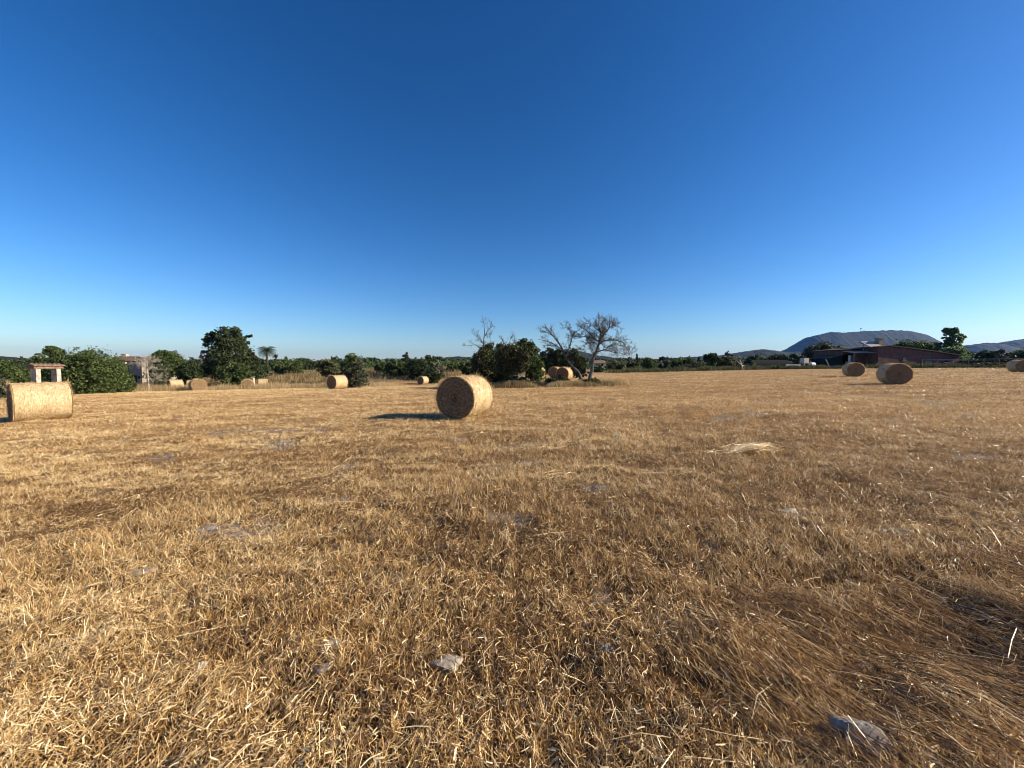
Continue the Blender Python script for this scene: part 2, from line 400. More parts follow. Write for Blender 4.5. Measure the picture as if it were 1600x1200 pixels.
def build_straw():
    out = []
    # straw combed along the driving direction
    n = 150000
    X, Y = sample_field(n, 1.6, 1.0, 50)
    m = (rng.random(n) < field_mask(X, Y)) & (fbm(X * 0.5, Y * 0.4, 15, 3) > 0.22 + 0.2 * rng.random(n)) & (rng.random(n) > 0.6 * bare(X, Y)); X, Y = X[m], Y[m]; n = len(X)
    sc = np.maximum(1.0, Y / 5.0) ** 0.7
    L = (0.03 + 0.10 * rng.random(n) ** 2) * sc ** 0.4
    ang = rng.normal(0.05, 0.55, n) + (vnoise(X * 0.3, Y * 0.3, 3) - 0.5) * 1.2
    out.append(lay(X, Y, L, ang, (0.0009 + 0.0010 * rng.random(n)) * sc, 0.006 + 0.035 * rng.random(n), tone_macro(X, Y) - 0.05 + rng.normal(0, 0.17, n) + np.where(rng.random(n) < 0.12, 0.4, 0)))  # a few straws get a paler tone as painted sparkle
    # chaff and broken bits at every angle
    n = 230000
    X, Y = sample_field(n, 1.75, 0.95, 26)
    m = rng.random(n) > 0.4 * bare(X, Y); X, Y = X[m], Y[m]; n = len(X)
    L = 0.012 + 0.045 * rng.random(n)
    out.append(lay(X, Y, L, rng.random(n) * math.pi, (0.0009 + 0.0013 * rng.random(n)) * np.maximum(1, Y / 6), 0.003 + 0.03 * rng.random(n), tone_macro(X, Y) - 0.14 + rng.normal(0, 0.17, n) + np.where(rng.random(n) < 0.16, 0.55, 0), tilt=0.4))  # bits toned down overall, a random share brightened as painted glints
    n = 16000  # sparkle chips: thick pale bits whose colour imitates specular glints
    X, Y = sample_field(n, 1.7, 0.95, 20)
    out.append(lay(X, Y, 0.012 + 0.028 * rng.random(n), rng.random(n) * math.pi, (0.0016 + 0.0016 * rng.random(n)) * np.maximum(1, Y / 6), 0.02 + 0.035 * rng.random(n), 0.85 + 0.2 * rng.random(n), tilt=0.5))
    # long pale straws
    n = 1100
    X, Y = sample_field(n, 1.5, 1.0, 18)
    L = 0.09 + 0.20 * rng.random(n) ** 2
    out.append(lay(X, Y, L, rng.normal(0.5, 0.9, n), (0.0011 + 0.0010 * rng.random(n)) * np.maximum(1, Y / 5), 0.03 + 0.03 * rng.random(n), 0.72 + 0.3 * rng.random(n), 0.05, 0.10))
    # combed mat of long brown straw at the near right
    n = 10000
    X = 0.9 + 3.4 * rng.random(n); Y = 1.1 + 1.9 * rng.random(n)
    m = fbm(X * 1.3, Y * 1.3, 25, 4) + 0.22 * sstep(0.9, 2.2, X) - 0.3 * sstep(2.0, 3.0, Y) + rng.normal(0, 0.06, n) > 0.50; X, Y = X[m], Y[m]; n = len(X)
    L = 0.06 + 0.24 * rng.random(n) ** 1.5
    out.append(lay(X, Y, L, rng.normal(-0.30, 0.34, n) + (vnoise(X, Y, 4) - 0.5) * 1.1, 0.0012 + 0.0008 * rng.random(n), 0.008 + 0.05 * rng.random(n), 0.27 + rng.normal(0, 0.18, n) + np.where(rng.random(n) < 0.10, 0.4, 0), 0.05, 0.20))
    # left windrow and thin flattened bundles of pale straw
    def patch(px, py, n, rl, rw, ang, tone=0.85, dz=0.03, ln=(0.25, 0.35)):
        p = wpt(px, py, 1); t = EYE / max(1e-3, (EYE - p.z)); cx, cy = p.x * t, t
        for _ in range(3):
            g = EYE - h1(cx, cy); cx, cy = cx * g / max(0.2, EYE - (EYE + (p.z - EYE) * cy)), g / (EYE - p.z)
            cx = p.x * cy
        a = ang + rng.normal(0, 0.22, n)
        s1 = rng.normal(0, 0.5, n) * rl; s2 = rng.normal(0, 0.5, n) * rw
        X = cx + s1 * math.sin(ang) + s2 * math.cos(ang); Y = cy + s1 * math.cos(ang) - s2 * math.sin(ang)
        sc = max(1.0, cy / 4.5) ** 0.6
        out.append(lay(X, Y, (ln[0] + ln[1] * rng.random(n)) * 1.0, a, (0.0016 + 0.0012 * rng.random(n)) * sc, 0.02 + dz * rng.random(n) ** 1.0, np.clip(tone + rng.normal(0, 0.1, n), 0, 1), 0.05, 0.10))
    patch(728, 655, 110, 0.5, 1.6, 1.2, 0.85, 0.05, (0.06, 0.12)); patch(75, 660, 110, 1.4, 0.6, 1.5, 0.85, 0.05, (0.06, 0.12))
    patch(1178, 703, 190, 0.55, 0.22, 1.35, 0.95, 0.08, (0.12, 0.25))
    patch(1155, 708, 120, 0.8, 0.2, 1.2, 0.8, 0.05, (0.12, 0.25))
    patch(850, 700, 60, 1.0, 0.22, 1.15, 0.8, 0.04, (0.1, 0.2))
    patch(875, 742, 70, 0.8, 0.22, 1.15, 0.8, 0.04, (0.1, 0.22))
    patch(1040, 745, 26, 0.6, 0.15, 1.75, 0.8, 0.04, (0.1, 0.2))
    patch(110, 735, 26, 1.0, 0.2, 1.3, 0.8, 0.04, (0.1, 0.2))
    patch(640, 790, 30, 1.2, 0.2, 1.35, 0.8, 0.04, (0.1, 0.2))
    patch(790, 850, 40, 0.12, 0.10, -0.2, 0.82, 0.10, (0.06, 0.12))
    patch(1400, 810, 110, 0.9, 0.5, 0.6, 0.93, 0.05, (0.03, 0.06))
    patch(1520, 800, 130, 0.9, 0.6, -0.2, 0.93, 0.05, (0.03, 0.06))
    patch(1500, 700, 130, 1.6, 1.2, 0.2, 0.93, 0.05, (0.04, 0.06))
    V, Q, T = [], [], []; off = 0
    for v, q, tt in out: V.append(v); Q.append(q + off); T.append(tt); off += len(v)
    me = np_mesh('loose_straw', np.concatenate(V), np.concatenate(Q), M['stubble'], np.clip(np.concatenate(T), 0, 1))
    obj('loose_straw', me, kind='stuff', label='loose broken straw and chaff scattered over the stubble', category='straw')
    print('straw quads', sum(len(q) for q in Q))
build_stubble(); build_straw()

def grass_strip(name, pts, n, hmin, hmax, wid, mat, label, lean=0.25, bw=0.02, tone=(0.5, 0.2), seed=1):
    """A strip of tall grass along a polyline of (px, depth) with half-width wid metres."""
    g = np.random.default_rng(seed)
    P = np.array([[(px - 800) / F * z, z] for px, z in pts]); d = np.linalg.norm(np.diff(P, axis=0), axis=1); cum = np.concatenate([[0], np.cumsum(d)])
    s = g.random(n) * cum[-1]; X = np.interp(s, cum, P[:, 0]); Y = np.interp(s, cum, P[:, 1])
    X = X + g.normal(0, 0.5, n) * wid; Y = Y + g.normal(0, 0.5, n) * wid
    k = vnoise(X * 0.9, Y * 0.9, seed + 3)
    m = k > 0.22; X, Y, k = X[m], Y[m], k[m]; n = len(X)
    hh = (hmin + (hmax - hmin) * k) * (0.6 + 0.5 * g.random(n))
    le = g.normal(0, lean, (n, 2)); vec = np.stack([hh * le[:, 0], hh * le[:, 1], hh], 1)
    th = g.random(n) * math.pi; side = np.stack([np.cos(th), np.sin(th), np.zeros(n)], 1)
    w = bw * (0.6 + 0.8 * g.random(n))
    base = np.stack([X, Y, H(X, Y) - 0.02], 1)
    V, Q = ribbons(base, vec, side, w[:, None] * 0.6, w[:, None] * 0.25)
    tn = tone[0] + (vnoise(X * 0.6, Y * 0.6, seed + 9) - 0.5) * 0.5 + g.normal(0, tone[1], n)
    obj(name, np_mesh(name, V, Q, M[mat], np.clip(tn, 0, 1)), kind='stuff', label=label, category='grass')

grass_strip('dry_grass', [(118, 37), (200, 41), (300, 45), (400, 49), (500, 54), (600, 58)], 24000, 0.25, 0.95, 2.6, 'drygrass', 'tall pale dry grass along the left field edge', seed=2, tone=(0.72, 0.16))
grass_strip('scrub_grass', [(0, 50), (200, 60), (400, 78), (600, 90), (720, 95)], 22000, 0.3, 1.1, 16, 'drygrass', 'brownish rough grass on the land behind the left field edge', bw=0.06, seed=3, tone=(0.3, 0.18))
grass_strip('tree_grass', [(770, 29), (830, 28.5), (900, 28.5), (955, 28.5)], 16000, 0.12, 0.58, 1.3, 'drygrass', 'grey brown dry grass round the foot of the bare trees', seed=4, tone=(0.52, 0.18))
grass_strip('edge_grass', [(960, 66), (1080, 71), (1200, 77), (1330, 74), (1440, 72), (1600, 62), (1700, 60)], 22000, 0.3, 1.0, 2.0, 'weeds', 'green weeds along the far right field edge', bw=0.04, seed=5, tone=(0.5, 0.25))
grass_strip('verge_grass', [(-60, 26), (0, 27), (30, 28), (60, 29)], 7000, 0.2, 0.7, 1.6, 'weeds', 'greenish weeds round the well at far left', seed=6, tone=(0.55, 0.2))

# ------------------------------------------------------------------ stones
def stone(px, py, sx, sy, sz, seed, label, rz=0.0):
    p = wpt(px, py, 1.0); k = (EYE - p.z); cy = EYE / k
    for _ in range(6): cy = (EYE - h1(p.x * cy, cy)) / k
    cx = p.x * cy
    g = np.random.default_rng(seed); nu, nv = 28, 16; V = []
    for i in range(nv + 1):
        for j in range(nu):
            th = math.pi * i / nv; ph = 2 * math.pi * j / nu
            V.append((math.sin(th) * math.cos(ph), math.sin(th) * math.sin(ph), math.cos(th)))
    V = np.array(V)
    n = 1 + 0.55 * (fbm(V[:, 0] * 1.4 + seed * 3.1, V[:, 1] * 1.4 + V[:, 2] * 1.1 + seed, seed, 4) - 0.47) * 1.6
    for _ in range(7):
        d = g.normal(0, 1, 3); d /= np.linalg.norm(d); c = 0.62 + 0.2 * g.random()
        dot = V @ d; n = np.where(dot * n > c, c / np.maximum(dot, 0.1), n)
    V = V * n[:, None] * np.array([sx, sy, sz])
    Q = [(i * nu + j, (i + 1) * nu + j, (i + 1) * nu + (j + 1) % nu, i * nu + (j + 1) % nu) for i in range(nv) for j in range(nu)]
    thing('stone', label, 'stone', (cx, cy, h1(cx, cy) + sz * 0.35), rz, 'limestone stones lying in the stubble', np_mesh('stone', V, Q, M['stone'], smooth=False))
stone(700, 1040, 0.085, 0.062, 0.030, 1, 'pale limestone lump in the stubble at bottom centre', 0.5)
stone(1352, 1166, 0.115, 0.070, 0.075, 2, 'large grey elongated stone near the bottom right corner', -0.7)
stone(1295, 1120, 0.06, 0.035, 0.03, 3, 'small dark grey stone just above the large bottom right stone', -0.5)
stone(1378, 1140, 0.05, 0.04, 0.025, 4, 'flat brownish stone just behind the large bottom right stone', 0.2)
stone(312, 1048, 0.045, 0.03, 0.03, 5, 'small whitish stone in the stubble at bottom left', 0.6)
stone(512, 1008, 0.07, 0.045, 0.02, 6, 'flat buried stone left of the pale limestone lump', 0.3)
stone(946, 1016, 0.05, 0.04, 0.02, 7, 'grey flat stone right of the pale limestone lump', -0.5)
stone(505, 1046, 0.05, 0.04, 0.018, 8, 'tan flat stone in front of the flat buried stone', 0.9)
stone(330, 822, 0.14, 0.10, 0.025, 9, 'flat pale stone at mid left among the stubble', 0.1)
stone(222, 896, 0.11, 0.07, 0.02, 10, 'flat whitish stone at left edge of a straw bundle', 0.2)
stone(1230, 800, 0.12, 0.07, 0.03, 11, 'dark bluish stone in the right of the field', 0.2)

# ------------------------------------------------------------------ hay bales
def bale_mats():
    m1, t = new_mat('net_wrapped_straw')
    tc = N(t, 'ShaderNodeTexCoord')
    mp = N(t, 'ShaderNodeMapping'); mp.inputs['Scale'].default_value = (1, 1, 1); sx = N(t, 'ShaderNodeSeparateXYZ'); t.links.new(tc.outputs['Object'], sx.inputs[0])
    zc = N(t, 'ShaderNodeMath', operation='SUBTRACT'); zc.inputs[1].default_value = 0.65; t.links.new(sx.outputs[2], zc.inputs[0])
    an = N(t, 'ShaderNodeMath', operation='ARCTAN2'); t.links.new(sx.outputs[0], an.inputs[0]); t.links.new(zc.outputs[0], an.inputs[1])
    cy = N(t, 'ShaderNodeCombineXYZ'); t.links.new(an.outputs[0], cy.inputs[0]); t.links.new(sx.outputs[1], cy.inputs[1])
    t.links.new(cy.outputs[0], mp.inputs[0]); mp.inputs['Scale'].default_value = (0.35, 1.5, 1); mp.inputs['Rotation'].default_value = (0, 0, 0.35)
    n1 = N(t, 'ShaderNodeTexNoise', Scale=22.0, Detail=9.0, Roughness=0.75, Distortion=0.6); t.links.new(mp.outputs[0], n1.inputs['Vector'])
    n2 = N(t, 'ShaderNodeTexNoise', Scale=3.0, Detail=3.0); t.links.new(mp.outputs[0], n2.inputs['Vector'])
    r = ramp(t, [(0.30, (0.15, 0.10, 0.05)), (0.43, (0.40, 0.30, 0.165)), (0.55, (0.60, 0.48, 0.29)), (0.72, (0.80, 0.70, 0.50))], n1.outputs[0])
    r2 = ramp(t, [(0.3, (0.85, 0.82, 0.78)), (0.7, (1.08, 1.06, 1.03))], n2.outputs[0])
    mx = N(t, 'ShaderNodeMix', data_type='RGBA', blend_type='MULTIPLY'); mx.inputs[0].default_value = 1
    t.links.new(r.outputs[0], mx.inputs[6]); t.links.new(r2.outputs[0], mx.inputs[7])
    b = N(t, 'ShaderNodeBsdfPrincipled', Roughness=0.7); t.links.new(mx.outputs[2], b.inputs['Base Color'])
    bp = N(t, 'ShaderNodeBump', Strength=0.9, Distance=0.02); t.links.new(n1.outputs[0], bp.inputs['Height']); t.links.new(bp.outputs[0], b.inputs['Normal'])
    surf(t, b.outputs[0])
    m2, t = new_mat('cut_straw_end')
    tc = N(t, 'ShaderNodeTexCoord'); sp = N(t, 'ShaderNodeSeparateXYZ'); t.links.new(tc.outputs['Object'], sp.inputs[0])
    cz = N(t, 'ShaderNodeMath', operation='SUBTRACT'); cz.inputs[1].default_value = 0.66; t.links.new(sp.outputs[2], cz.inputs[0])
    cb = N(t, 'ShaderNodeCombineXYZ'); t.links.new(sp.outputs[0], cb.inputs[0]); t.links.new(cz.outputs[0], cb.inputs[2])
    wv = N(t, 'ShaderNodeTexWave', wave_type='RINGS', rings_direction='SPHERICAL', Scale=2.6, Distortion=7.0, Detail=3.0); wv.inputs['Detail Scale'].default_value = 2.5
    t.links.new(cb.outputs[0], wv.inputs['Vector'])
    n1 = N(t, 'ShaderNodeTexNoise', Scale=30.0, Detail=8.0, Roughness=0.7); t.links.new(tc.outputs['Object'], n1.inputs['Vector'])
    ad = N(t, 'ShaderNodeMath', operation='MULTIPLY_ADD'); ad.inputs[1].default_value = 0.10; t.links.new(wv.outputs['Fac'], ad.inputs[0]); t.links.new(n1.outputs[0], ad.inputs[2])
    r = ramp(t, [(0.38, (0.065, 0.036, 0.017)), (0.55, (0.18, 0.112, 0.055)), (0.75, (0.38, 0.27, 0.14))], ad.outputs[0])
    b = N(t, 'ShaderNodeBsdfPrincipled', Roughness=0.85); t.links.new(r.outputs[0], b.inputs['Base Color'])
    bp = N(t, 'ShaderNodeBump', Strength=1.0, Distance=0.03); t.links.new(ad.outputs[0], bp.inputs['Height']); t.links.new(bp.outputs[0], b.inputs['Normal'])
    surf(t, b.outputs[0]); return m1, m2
M['net'], M['balend'] = bale_mats()
BR, BL = 0.67, 1.22
def bale_meshes(seed=1):
    nu, nv = 72, 14
    def rad(th, s):
        sag = 1 - 0.055 * np.maximum(0, -np.sin(th)) ** 3
        return BR * sag * (1 - 0.012 * np.abs(2 * s - 1) ** 6 + 0.030 * (vnoise(th * 3 + 50, s * 4, seed) - 0.5) + 0.020 * (vnoise(th * 14 + 50, s * 12, seed + 1) - 0.5))
    th = np.linspace(0, 2 * math.pi, nu, endpoint=False); V = []; Q = []
    s = np.linspace(0, 1, nv)
    TH, SS = np.meshgrid(th, s); R = rad(TH, SS)
    wrap = np.stack([R * np.cos(TH), (SS - 0.5) * BL, BR * 0.97 + R * np.sin(TH)], -1).reshape(-1, 3)
    Q = np.array([(i * nu + j, i * nu + (j + 1) % nu, (i + 1) * nu + (j + 1) % nu, (i + 1) * nu + j) for i in range(nv - 1) for j in range(nu)])
    wm = np_mesh('net_wrap', wrap, Q[:, ::-1], M['net'], smooth=True)
    # core: rounded shoulders and slightly domed, ragged end faces
    prof = [(0.995, -0.498), (0.975, -0.513), (0.9, -0.520), (0.75, -0.524), (0.55, -0.528), (0.35, -0.522), (0.15, -0.515), (0.02, -0.51)]
    V = []; Q = []; g = np.random.default_rng(seed)
    for sgn in (1, -1):
        o = len(V)
        for k, (pr, py) in enumerate(prof):
            for j in range(nu):
                rr = pr * float(rad(th[j], 0 if sgn > 0 else 1)); jt = g.normal(0, 0.010) if k > 0 else 0
                V.append((rr * math.cos(th[j]), sgn * (py * BL + jt), BR * 0.97 + rr * math.sin(th[j])))
        for k in range(len(prof) - 1):
            for j in range(nu):
                q = (o + k * nu + j, o + k * nu + (j + 1) % nu, o + (k + 1) * nu + (j + 1) % nu, o + (k + 1) * nu + j)
                Q.append(q if sgn > 0 else q[::-1])
        # tiny centre
    cm = np_mesh('straw_core', V, Q, M['balend'], smooth=True)
    # fuzz: short straws standing off the wrap, edges and ends
    n = 9000; t0 = g.random(n) * 2 * math.pi; s0 = g.random(n); e = g.random(n) < 0.35
    s0 = np.where(e, np.where(g.random(n) < 0.5, 0.0, 1.0), s0)
    rr = np.where(e & (g.random(n) < 0.12), BR * np.sqrt(g.random(n)), BR) * 0.985
    base = np.stack([rr * np.cos(t0), (s0 - 0.5) * BL * np.where(e, 1.02, 1.0), BR * 0.97 + rr * np.sin(t0) * np.where(np.sin(t0) < 0, 0.965, 1)], 1)
    out = np.stack([np.cos(t0), np.zeros(n), np.sin(t0)], 1); ax = np.stack([np.zeros(n), np.where(s0 < 0.5, -1.0, 1.0), np.zeros(n)], 1)
    tg = np.stack([-np.sin(t0), np.zeros(n), np.cos(t0)], 1)
    L = 0.03 + 0.10 * g.random(n) ** 2
    up = np.where(e[:, None], ax, out)
    vec = (tg * g.normal(0, 1, n)[:, None] + np.where(e[:, None], out, ax) * g.normal(0, 0.7, n)[:, None] + up * (0.12 + 0.30 * g.random(n))[:, None]) * L[:, None]
    side = np.cross(vec, g.normal(0, 1, (n, 3))); side /= np.linalg.norm(side, axis=1)[:, None] + 1e-9
    Vf, Qf = ribbons(base, vec, side, np.full((n, 1), 0.003), np.full((n, 1), 0.002))
    fm = np_mesh('loose_ends', Vf, Qf, M['stubble'], np.clip(0.65 + g.normal(0, 0.2, n), 0, 1))
    # two turns of twine
    mb = MB()
    for sy in (-0.36, 0.34):
        pts = []
        for j in range(49):
            a = 2 * math.pi * j / 48; r_ = float(rad(a, 0.5 + sy)) + 0.004
            pts.append((r_ * math.cos(a), sy * BL + 0.05 * math.sin(a * 1.0 + sy), BR * 0.97 + r_ * math.sin(a)))
        mb.tube(pts, [0.0025] * len(pts), 4, cap=False)
    return wm, cm, fm, mb.mesh('twine', M['cream'])
bm_ = bale_meshes(1)
def bale(px, Y, deg, label, group='round straw bales left on the field', sc=1.0, dz=0.0):
    g = gpt(px, Y)
    x, y = g.x, g.y
    zz = min(h1(x + a, y + b) for a in (-.5, 0, .5) for b in (-.5, 0, .5)) if Y < 30 else g.z
    t = thing('straw_bale', label, 'straw bale', (x, y, (zz + h1(x, y)) / 2 - 0.01 + dz), -math.radians(deg), group)
    t.scale = (sc, sc, sc)
    obj('net_wrap', bm_[0], t); c = obj('straw_core', bm_[1], t); obj('loose_ends', bm_[2], t); obj('twine', bm_[3], t)
    return t
bale(727, 12.1, 23, 'large round straw bale alone at the centre of the field with a long shadow')
bale(61, 13.0, 32, 'round straw bale at the left edge standing side-on before the well')
bale(527, 36, 28, 'round straw bale beside the grey shrub left of centre')
bale(308, 42.5, -52, 'round straw bale with its sunlit end showing, left of the big pine')
bale(386, 49, -35, 'round straw bale with sunlit end below the green bush by the pine')
bale(273, 45.5, 30, 'round straw bale half hidden in dry grass below the left trees', sc=0.98)
bale(301, 58, 60, 'pale straw bale behind the sunlit-ended bale left of the pine')
bale(411, 62, 60, 'small pale straw bale beyond the grass right of the palm foot')
bale(661, 63, 28, 'small far straw bale just left of the centre bale')
bale(842, 52, 28, 'small straw bale half hidden by grass under the evergreen clump')
bale(868, 46, 28, 'straw bale behind another one left of the bare trees')
bale(882, 39, 28, 'straw bale with lit top in front of another, left of the bare trees')
bale(1333, 36.5, 24, 'round straw bale end-on in front of the pink farmhouse porch')
bale(1397, 24.5, 24, 'large dark-ended round straw bale in front of the pink farmhouse wall')
bale(1592, 42, 24, 'round straw bale cut off by the right edge of the picture')

# ------------------------------------------------------------------ trees
def crown_mesh(blobs, n, leaf, mat, seed, clump=0.16, nclump=None, elong=1.5, edge=0.75):
    """Leaf faces gathered in clumps through the blobs' volume. blobs: (x,y,z,rx,ry,rz)."""
    g = np.random.default_rng(seed); B = np.array(blobs, float)
    vol = (B[:, 3] * B[:, 4] * B[:, 5]) ** 0.75; p = vol / vol.sum()
    nclump = nclump or max(24, n // 45)
    bi = g.choice(len(B), nclump, p=p); d = g.normal(0, 1, (nclump, 3)); d /= np.linalg.norm(d, axis=1)[:, None]
    rad = np.where(g.random(nclump) < edge, 0.80 + 0.22 * g.random(nclump), g.random(nclump) ** 0.5)
    cc = B[bi, :3] + d * rad[:, None] * B[bi, 3:]
    size = (B[bi, 3:].mean(1)) * clump * 2.2 * (0.5 + g.random(nclump))
    ct = g.normal(0.5, 0.16, nclump)
    ci = g.integers(0, nclump, n)
    off = np.clip(g.normal(0, 1, (n, 3)), -1.7, 1.7) * np.array([0.5, 0.5, 0.38])
    P = cc[ci] + off * size[ci, None]
    P[:, 2] = np.maximum(P[:, 2], 0.03)
    a = g.normal(0, 1, (n, 3)); a[:, 2] += 0.3; a /= np.linalg.norm(a, axis=1)[:, None]
    b = np.cross(a, g.normal(0, 1, (n, 3))); b /= np.linalg.norm(b, axis=1)[:, None]
    L = leaf * (0.6 + 0.8 * g.random(n))[:, None]
    V = np.stack([P - a * L * elong / 2, P + b * L / 2, P + a * L * elong / 2, P - b * L / 2], 1).reshape(-1, 3)
    tone = np.clip(ct[ci] + g.normal(0, 0.15, n), 0, 1)
    return np_mesh('crown', V, np.arange(4 * n).reshape(n, 4), M[mat], tone), cc, g

def trunk_mb(h0, r0, targets, g, base=(0, 0)):
    mb = MB(); fork = Vector((base[0] + g.normal(0, 0.04) * h0, base[1] + g.normal(0, 0.04) * h0, h0))
    mb.tube([(base[0], base[1], -0.15), (base[0] + 0.02 * h0, base[1], h0 * 0.3), fork * 0.66 + Vector((base[0], base[1], 0)) * 0.34, fork], [r0 * 1.35, r0 * 1.0, r0 * 0.85, r0 * 0.75], 8)
    for tg in targets:
        tg = Vector(tg); mid = fork.lerp(tg, 0.5) + Vector((g.normal(0, 0.06), g.normal(0, 0.06), 0.08)) * h0
        mb.tube([fork, mid, tg], [r0 * 0.6, r0 * 0.35, r0 * 0.1], 5)
    return mb

def tree(kind, px, Y, wpx, ytop, label, name, cat, seed, mat=None, group='trees and shrubs beyond the field', ybot=None, dense=1.0, leaf=None, bark='bark', depth=None):
    g0 = gpt(px, Y); w = wpx / F * Y * (0.76 if kind == 'pine' else 0.86); h = wpt(px, ytop, Y).z - g0.z
    hpx = h / Y * F
    t = thing(name, label, cat, tuple(g0), 0.0, group)
    rx = w / 2; dy = (depth or w) / 2
    g = np.random.default_rng(seed)
    n = int(np.clip(wpx * hpx * 4.0 * dense, 500, 26000))
    lf = leaf or max(0.07, Y / 380 * 1.25)
    if kind == 'bush':
        bl = [(0, 0, h * 0.42, rx * 0.80, dy * 0.8, h * 0.50)]
        for k in range(7):
            a = g.random() * 6.283; q = 0.35 + 0.35 * g.random()
            bl.append((rx * q * math.cos(a), dy * q * math.sin(a), h * (0.22 + 0.42 * g.random()), rx * 0.38, dy * 0.38, h * 0.26))
        hs = h * 0.25
    elif kind == 'round':
        bl = [(0, 0, h * 0.62, rx * 0.72, dy * 0.7, h * 0.33)]
        for k in range(9):
            a = g.random() * 6.283; q = 0.4 + 0.3 * g.random()
            bl.append((rx * q * math.cos(a), dy * q * math.sin(a), h * (0.42 + 0.36 * g.random()), rx * 0.36, dy * 0.36, h * 0.17))
        hs = h * 0.32
    elif kind == 'pine':
        bl = [(0, 0, h * 0.42, rx * 0.80, dy * 0.75, h * 0.34), (rx * 0.02, 0, h * 0.72, rx * 0.50, dy * 0.5, h * 0.24)]
        for k in range(60):
            a = g.random() * 6.283; zf = 0.16 + 0.78 * g.random(); q = math.sqrt(max(0.05, 1 - max(0, (zf - 0.40) / 0.62) ** 2)) * (0.80 + 0.12 * g.random())
            bl.append((rx * q * math.cos(a), dy * q * math.sin(a), h * zf, rx * 0.17, dy * 0.17, h * 0.06))
        hs = h * 0.28
    elif kind == 'sparse':
        bl = []
        for k in range(34):
            a = g.random() * 6.283; zf = 0.20 + 0.76 * g.random(); q = (1.05 - abs(zf - 0.42) * 1.5) * (0.15 + 0.75 * g.random())
            bl.append((rx * q * math.cos(a), dy * q * math.sin(a), h * zf, rx * 0.19, dy * 0.19, h * 0.075))
        hs = h * 0.3
    elif kind == 'conifer':
        bl = [(0, 0, h * (0.15 + 0.8 * k / 8), rx * (1.0 - 0.85 * k / 8), dy * (1.0 - 0.85 * k / 8), h * 0.09) for k in range(9)]
        hs = h * 0.2
    elif kind == 'cypress':
        bl = [(0, 0, h * 0.5, rx * 0.8, dy * 0.8, h * 0.46), (0, 0, h * 0.25, rx, dy, h * 0.22)]; hs = h * 0.12
    if kind == 'sparse': n = int(n * 1.3); lf *= 0.7
    zc = max(b[2] + b[5] for b in bl); s_ = h / zc
    bl = [(b[0], b[1], b[2] * s_, b[3], b[4], b[5] * s_) for b in bl]
    me, cc, g = crown_mesh(bl, n, lf, mat, seed)
    obj('crown', me, t)
    tg = [cc[i] for i in g.choice(len(cc), min(len(cc), 7), replace=False)]
    trunk_mb(max(0.3, hs), max(0.05, min(0.028 * h, 0.35)), tg, g).obj('trunk', M[bark], t, smooth=True)
    return t

def palm(px, Y, wpx, ytop, label, seed):
    g0 = gpt(px, Y); h = wpt(px, ytop, Y).z - g0.z; R = wpx / F * Y / 2
    t = thing('palm_tree', label, 'palm tree', tuple(g0), 0, 'palms on the skyline')
    hc = h - R * 0.75; mb = MB(); g = random.Random(seed)
    mb.tube([(0, 0, -0.2), (0.05, 0, hc * 0.4), (0.0, 0, hc * 0.8), (0, 0, hc)], [0.30, 0.22, 0.22, 0.30], 10); mb.obj('trunk', M['bark'], t, True)
    V = []; Q = []; T = []
    for k in range(46):
        a = k * 2.39996; el = math.radians(82 - 85 * (k / 46)); L = R * g.uniform(0.95, 1.2); prev = None
        p = Vector((0, 0, hc)); tn = 0.35 + 0.4 * g.random()
        for s in range(9):
            d = Vector((math.cos(a) * math.cos(el), math.sin(a) * math.cos(el), math.sin(el)))
            p2 = p + d * L / 9; sd = d.cross(Vector((0, 0, 1))).normalized(); lw = R * 0.22 * math.sin(math.pi * (s + 1.2) / 10.5)
            for sg in (-1, 1):
                for q in range(2):
                    b0 = p.lerp(p2, q * 0.5); tip = b0 + sd * sg * lw + d * lw * 0.6 - Vector((0, 0, lw * 0.45)); o = len(V)
                    V += [b0, b0 + d * L / 40, tip, tip - d * L / 60]; Q.append((o, o + 1, o + 2, o + 3)); T.append(tn + g.uniform(-.15, .15))
            p = p2; el -= math.radians(11)
    obj('crown', np_mesh('crown', [tuple(v) for v in V], Q, M['dark'], T), t)

def grow(mb, p, d, L, r, lev, g, upb=0.12, spread=0.75, maxlev=3):
    n = 5; pts = [p.copy()]; rad = [r]
    for i in range(n):
        d = (d + Vector((g.gauss(0, 0.14), g.gauss(0, 0.14), g.gauss(upb * 0.5, 0.10)))).normalized()
        p = p + d * (L / n); pts.append(p.copy()); rad.append(max(0.0055, r * (1 - 0.75 * (i + 1) / n)))
    mb.tube(pts, rad, 6 if lev == 0 else (4 if lev == 1 else 3), cap=False)
    if lev >= maxlev: return
    for k in range(g.randint(4, 6)):
        i = g.randint(1, n); q = pts[i]
        ax = Vector((g.gauss(0, 1), g.gauss(0, 1), g.gauss(0, 1))).normalized()
        nd = (d + ax * spread + Vector((0, 0, upb))).normalized()
        grow(mb, q, nd, L * g.uniform(0.42, 0.68), rad[i] * 0.6, lev + 1, g, upb, spread, maxlev)

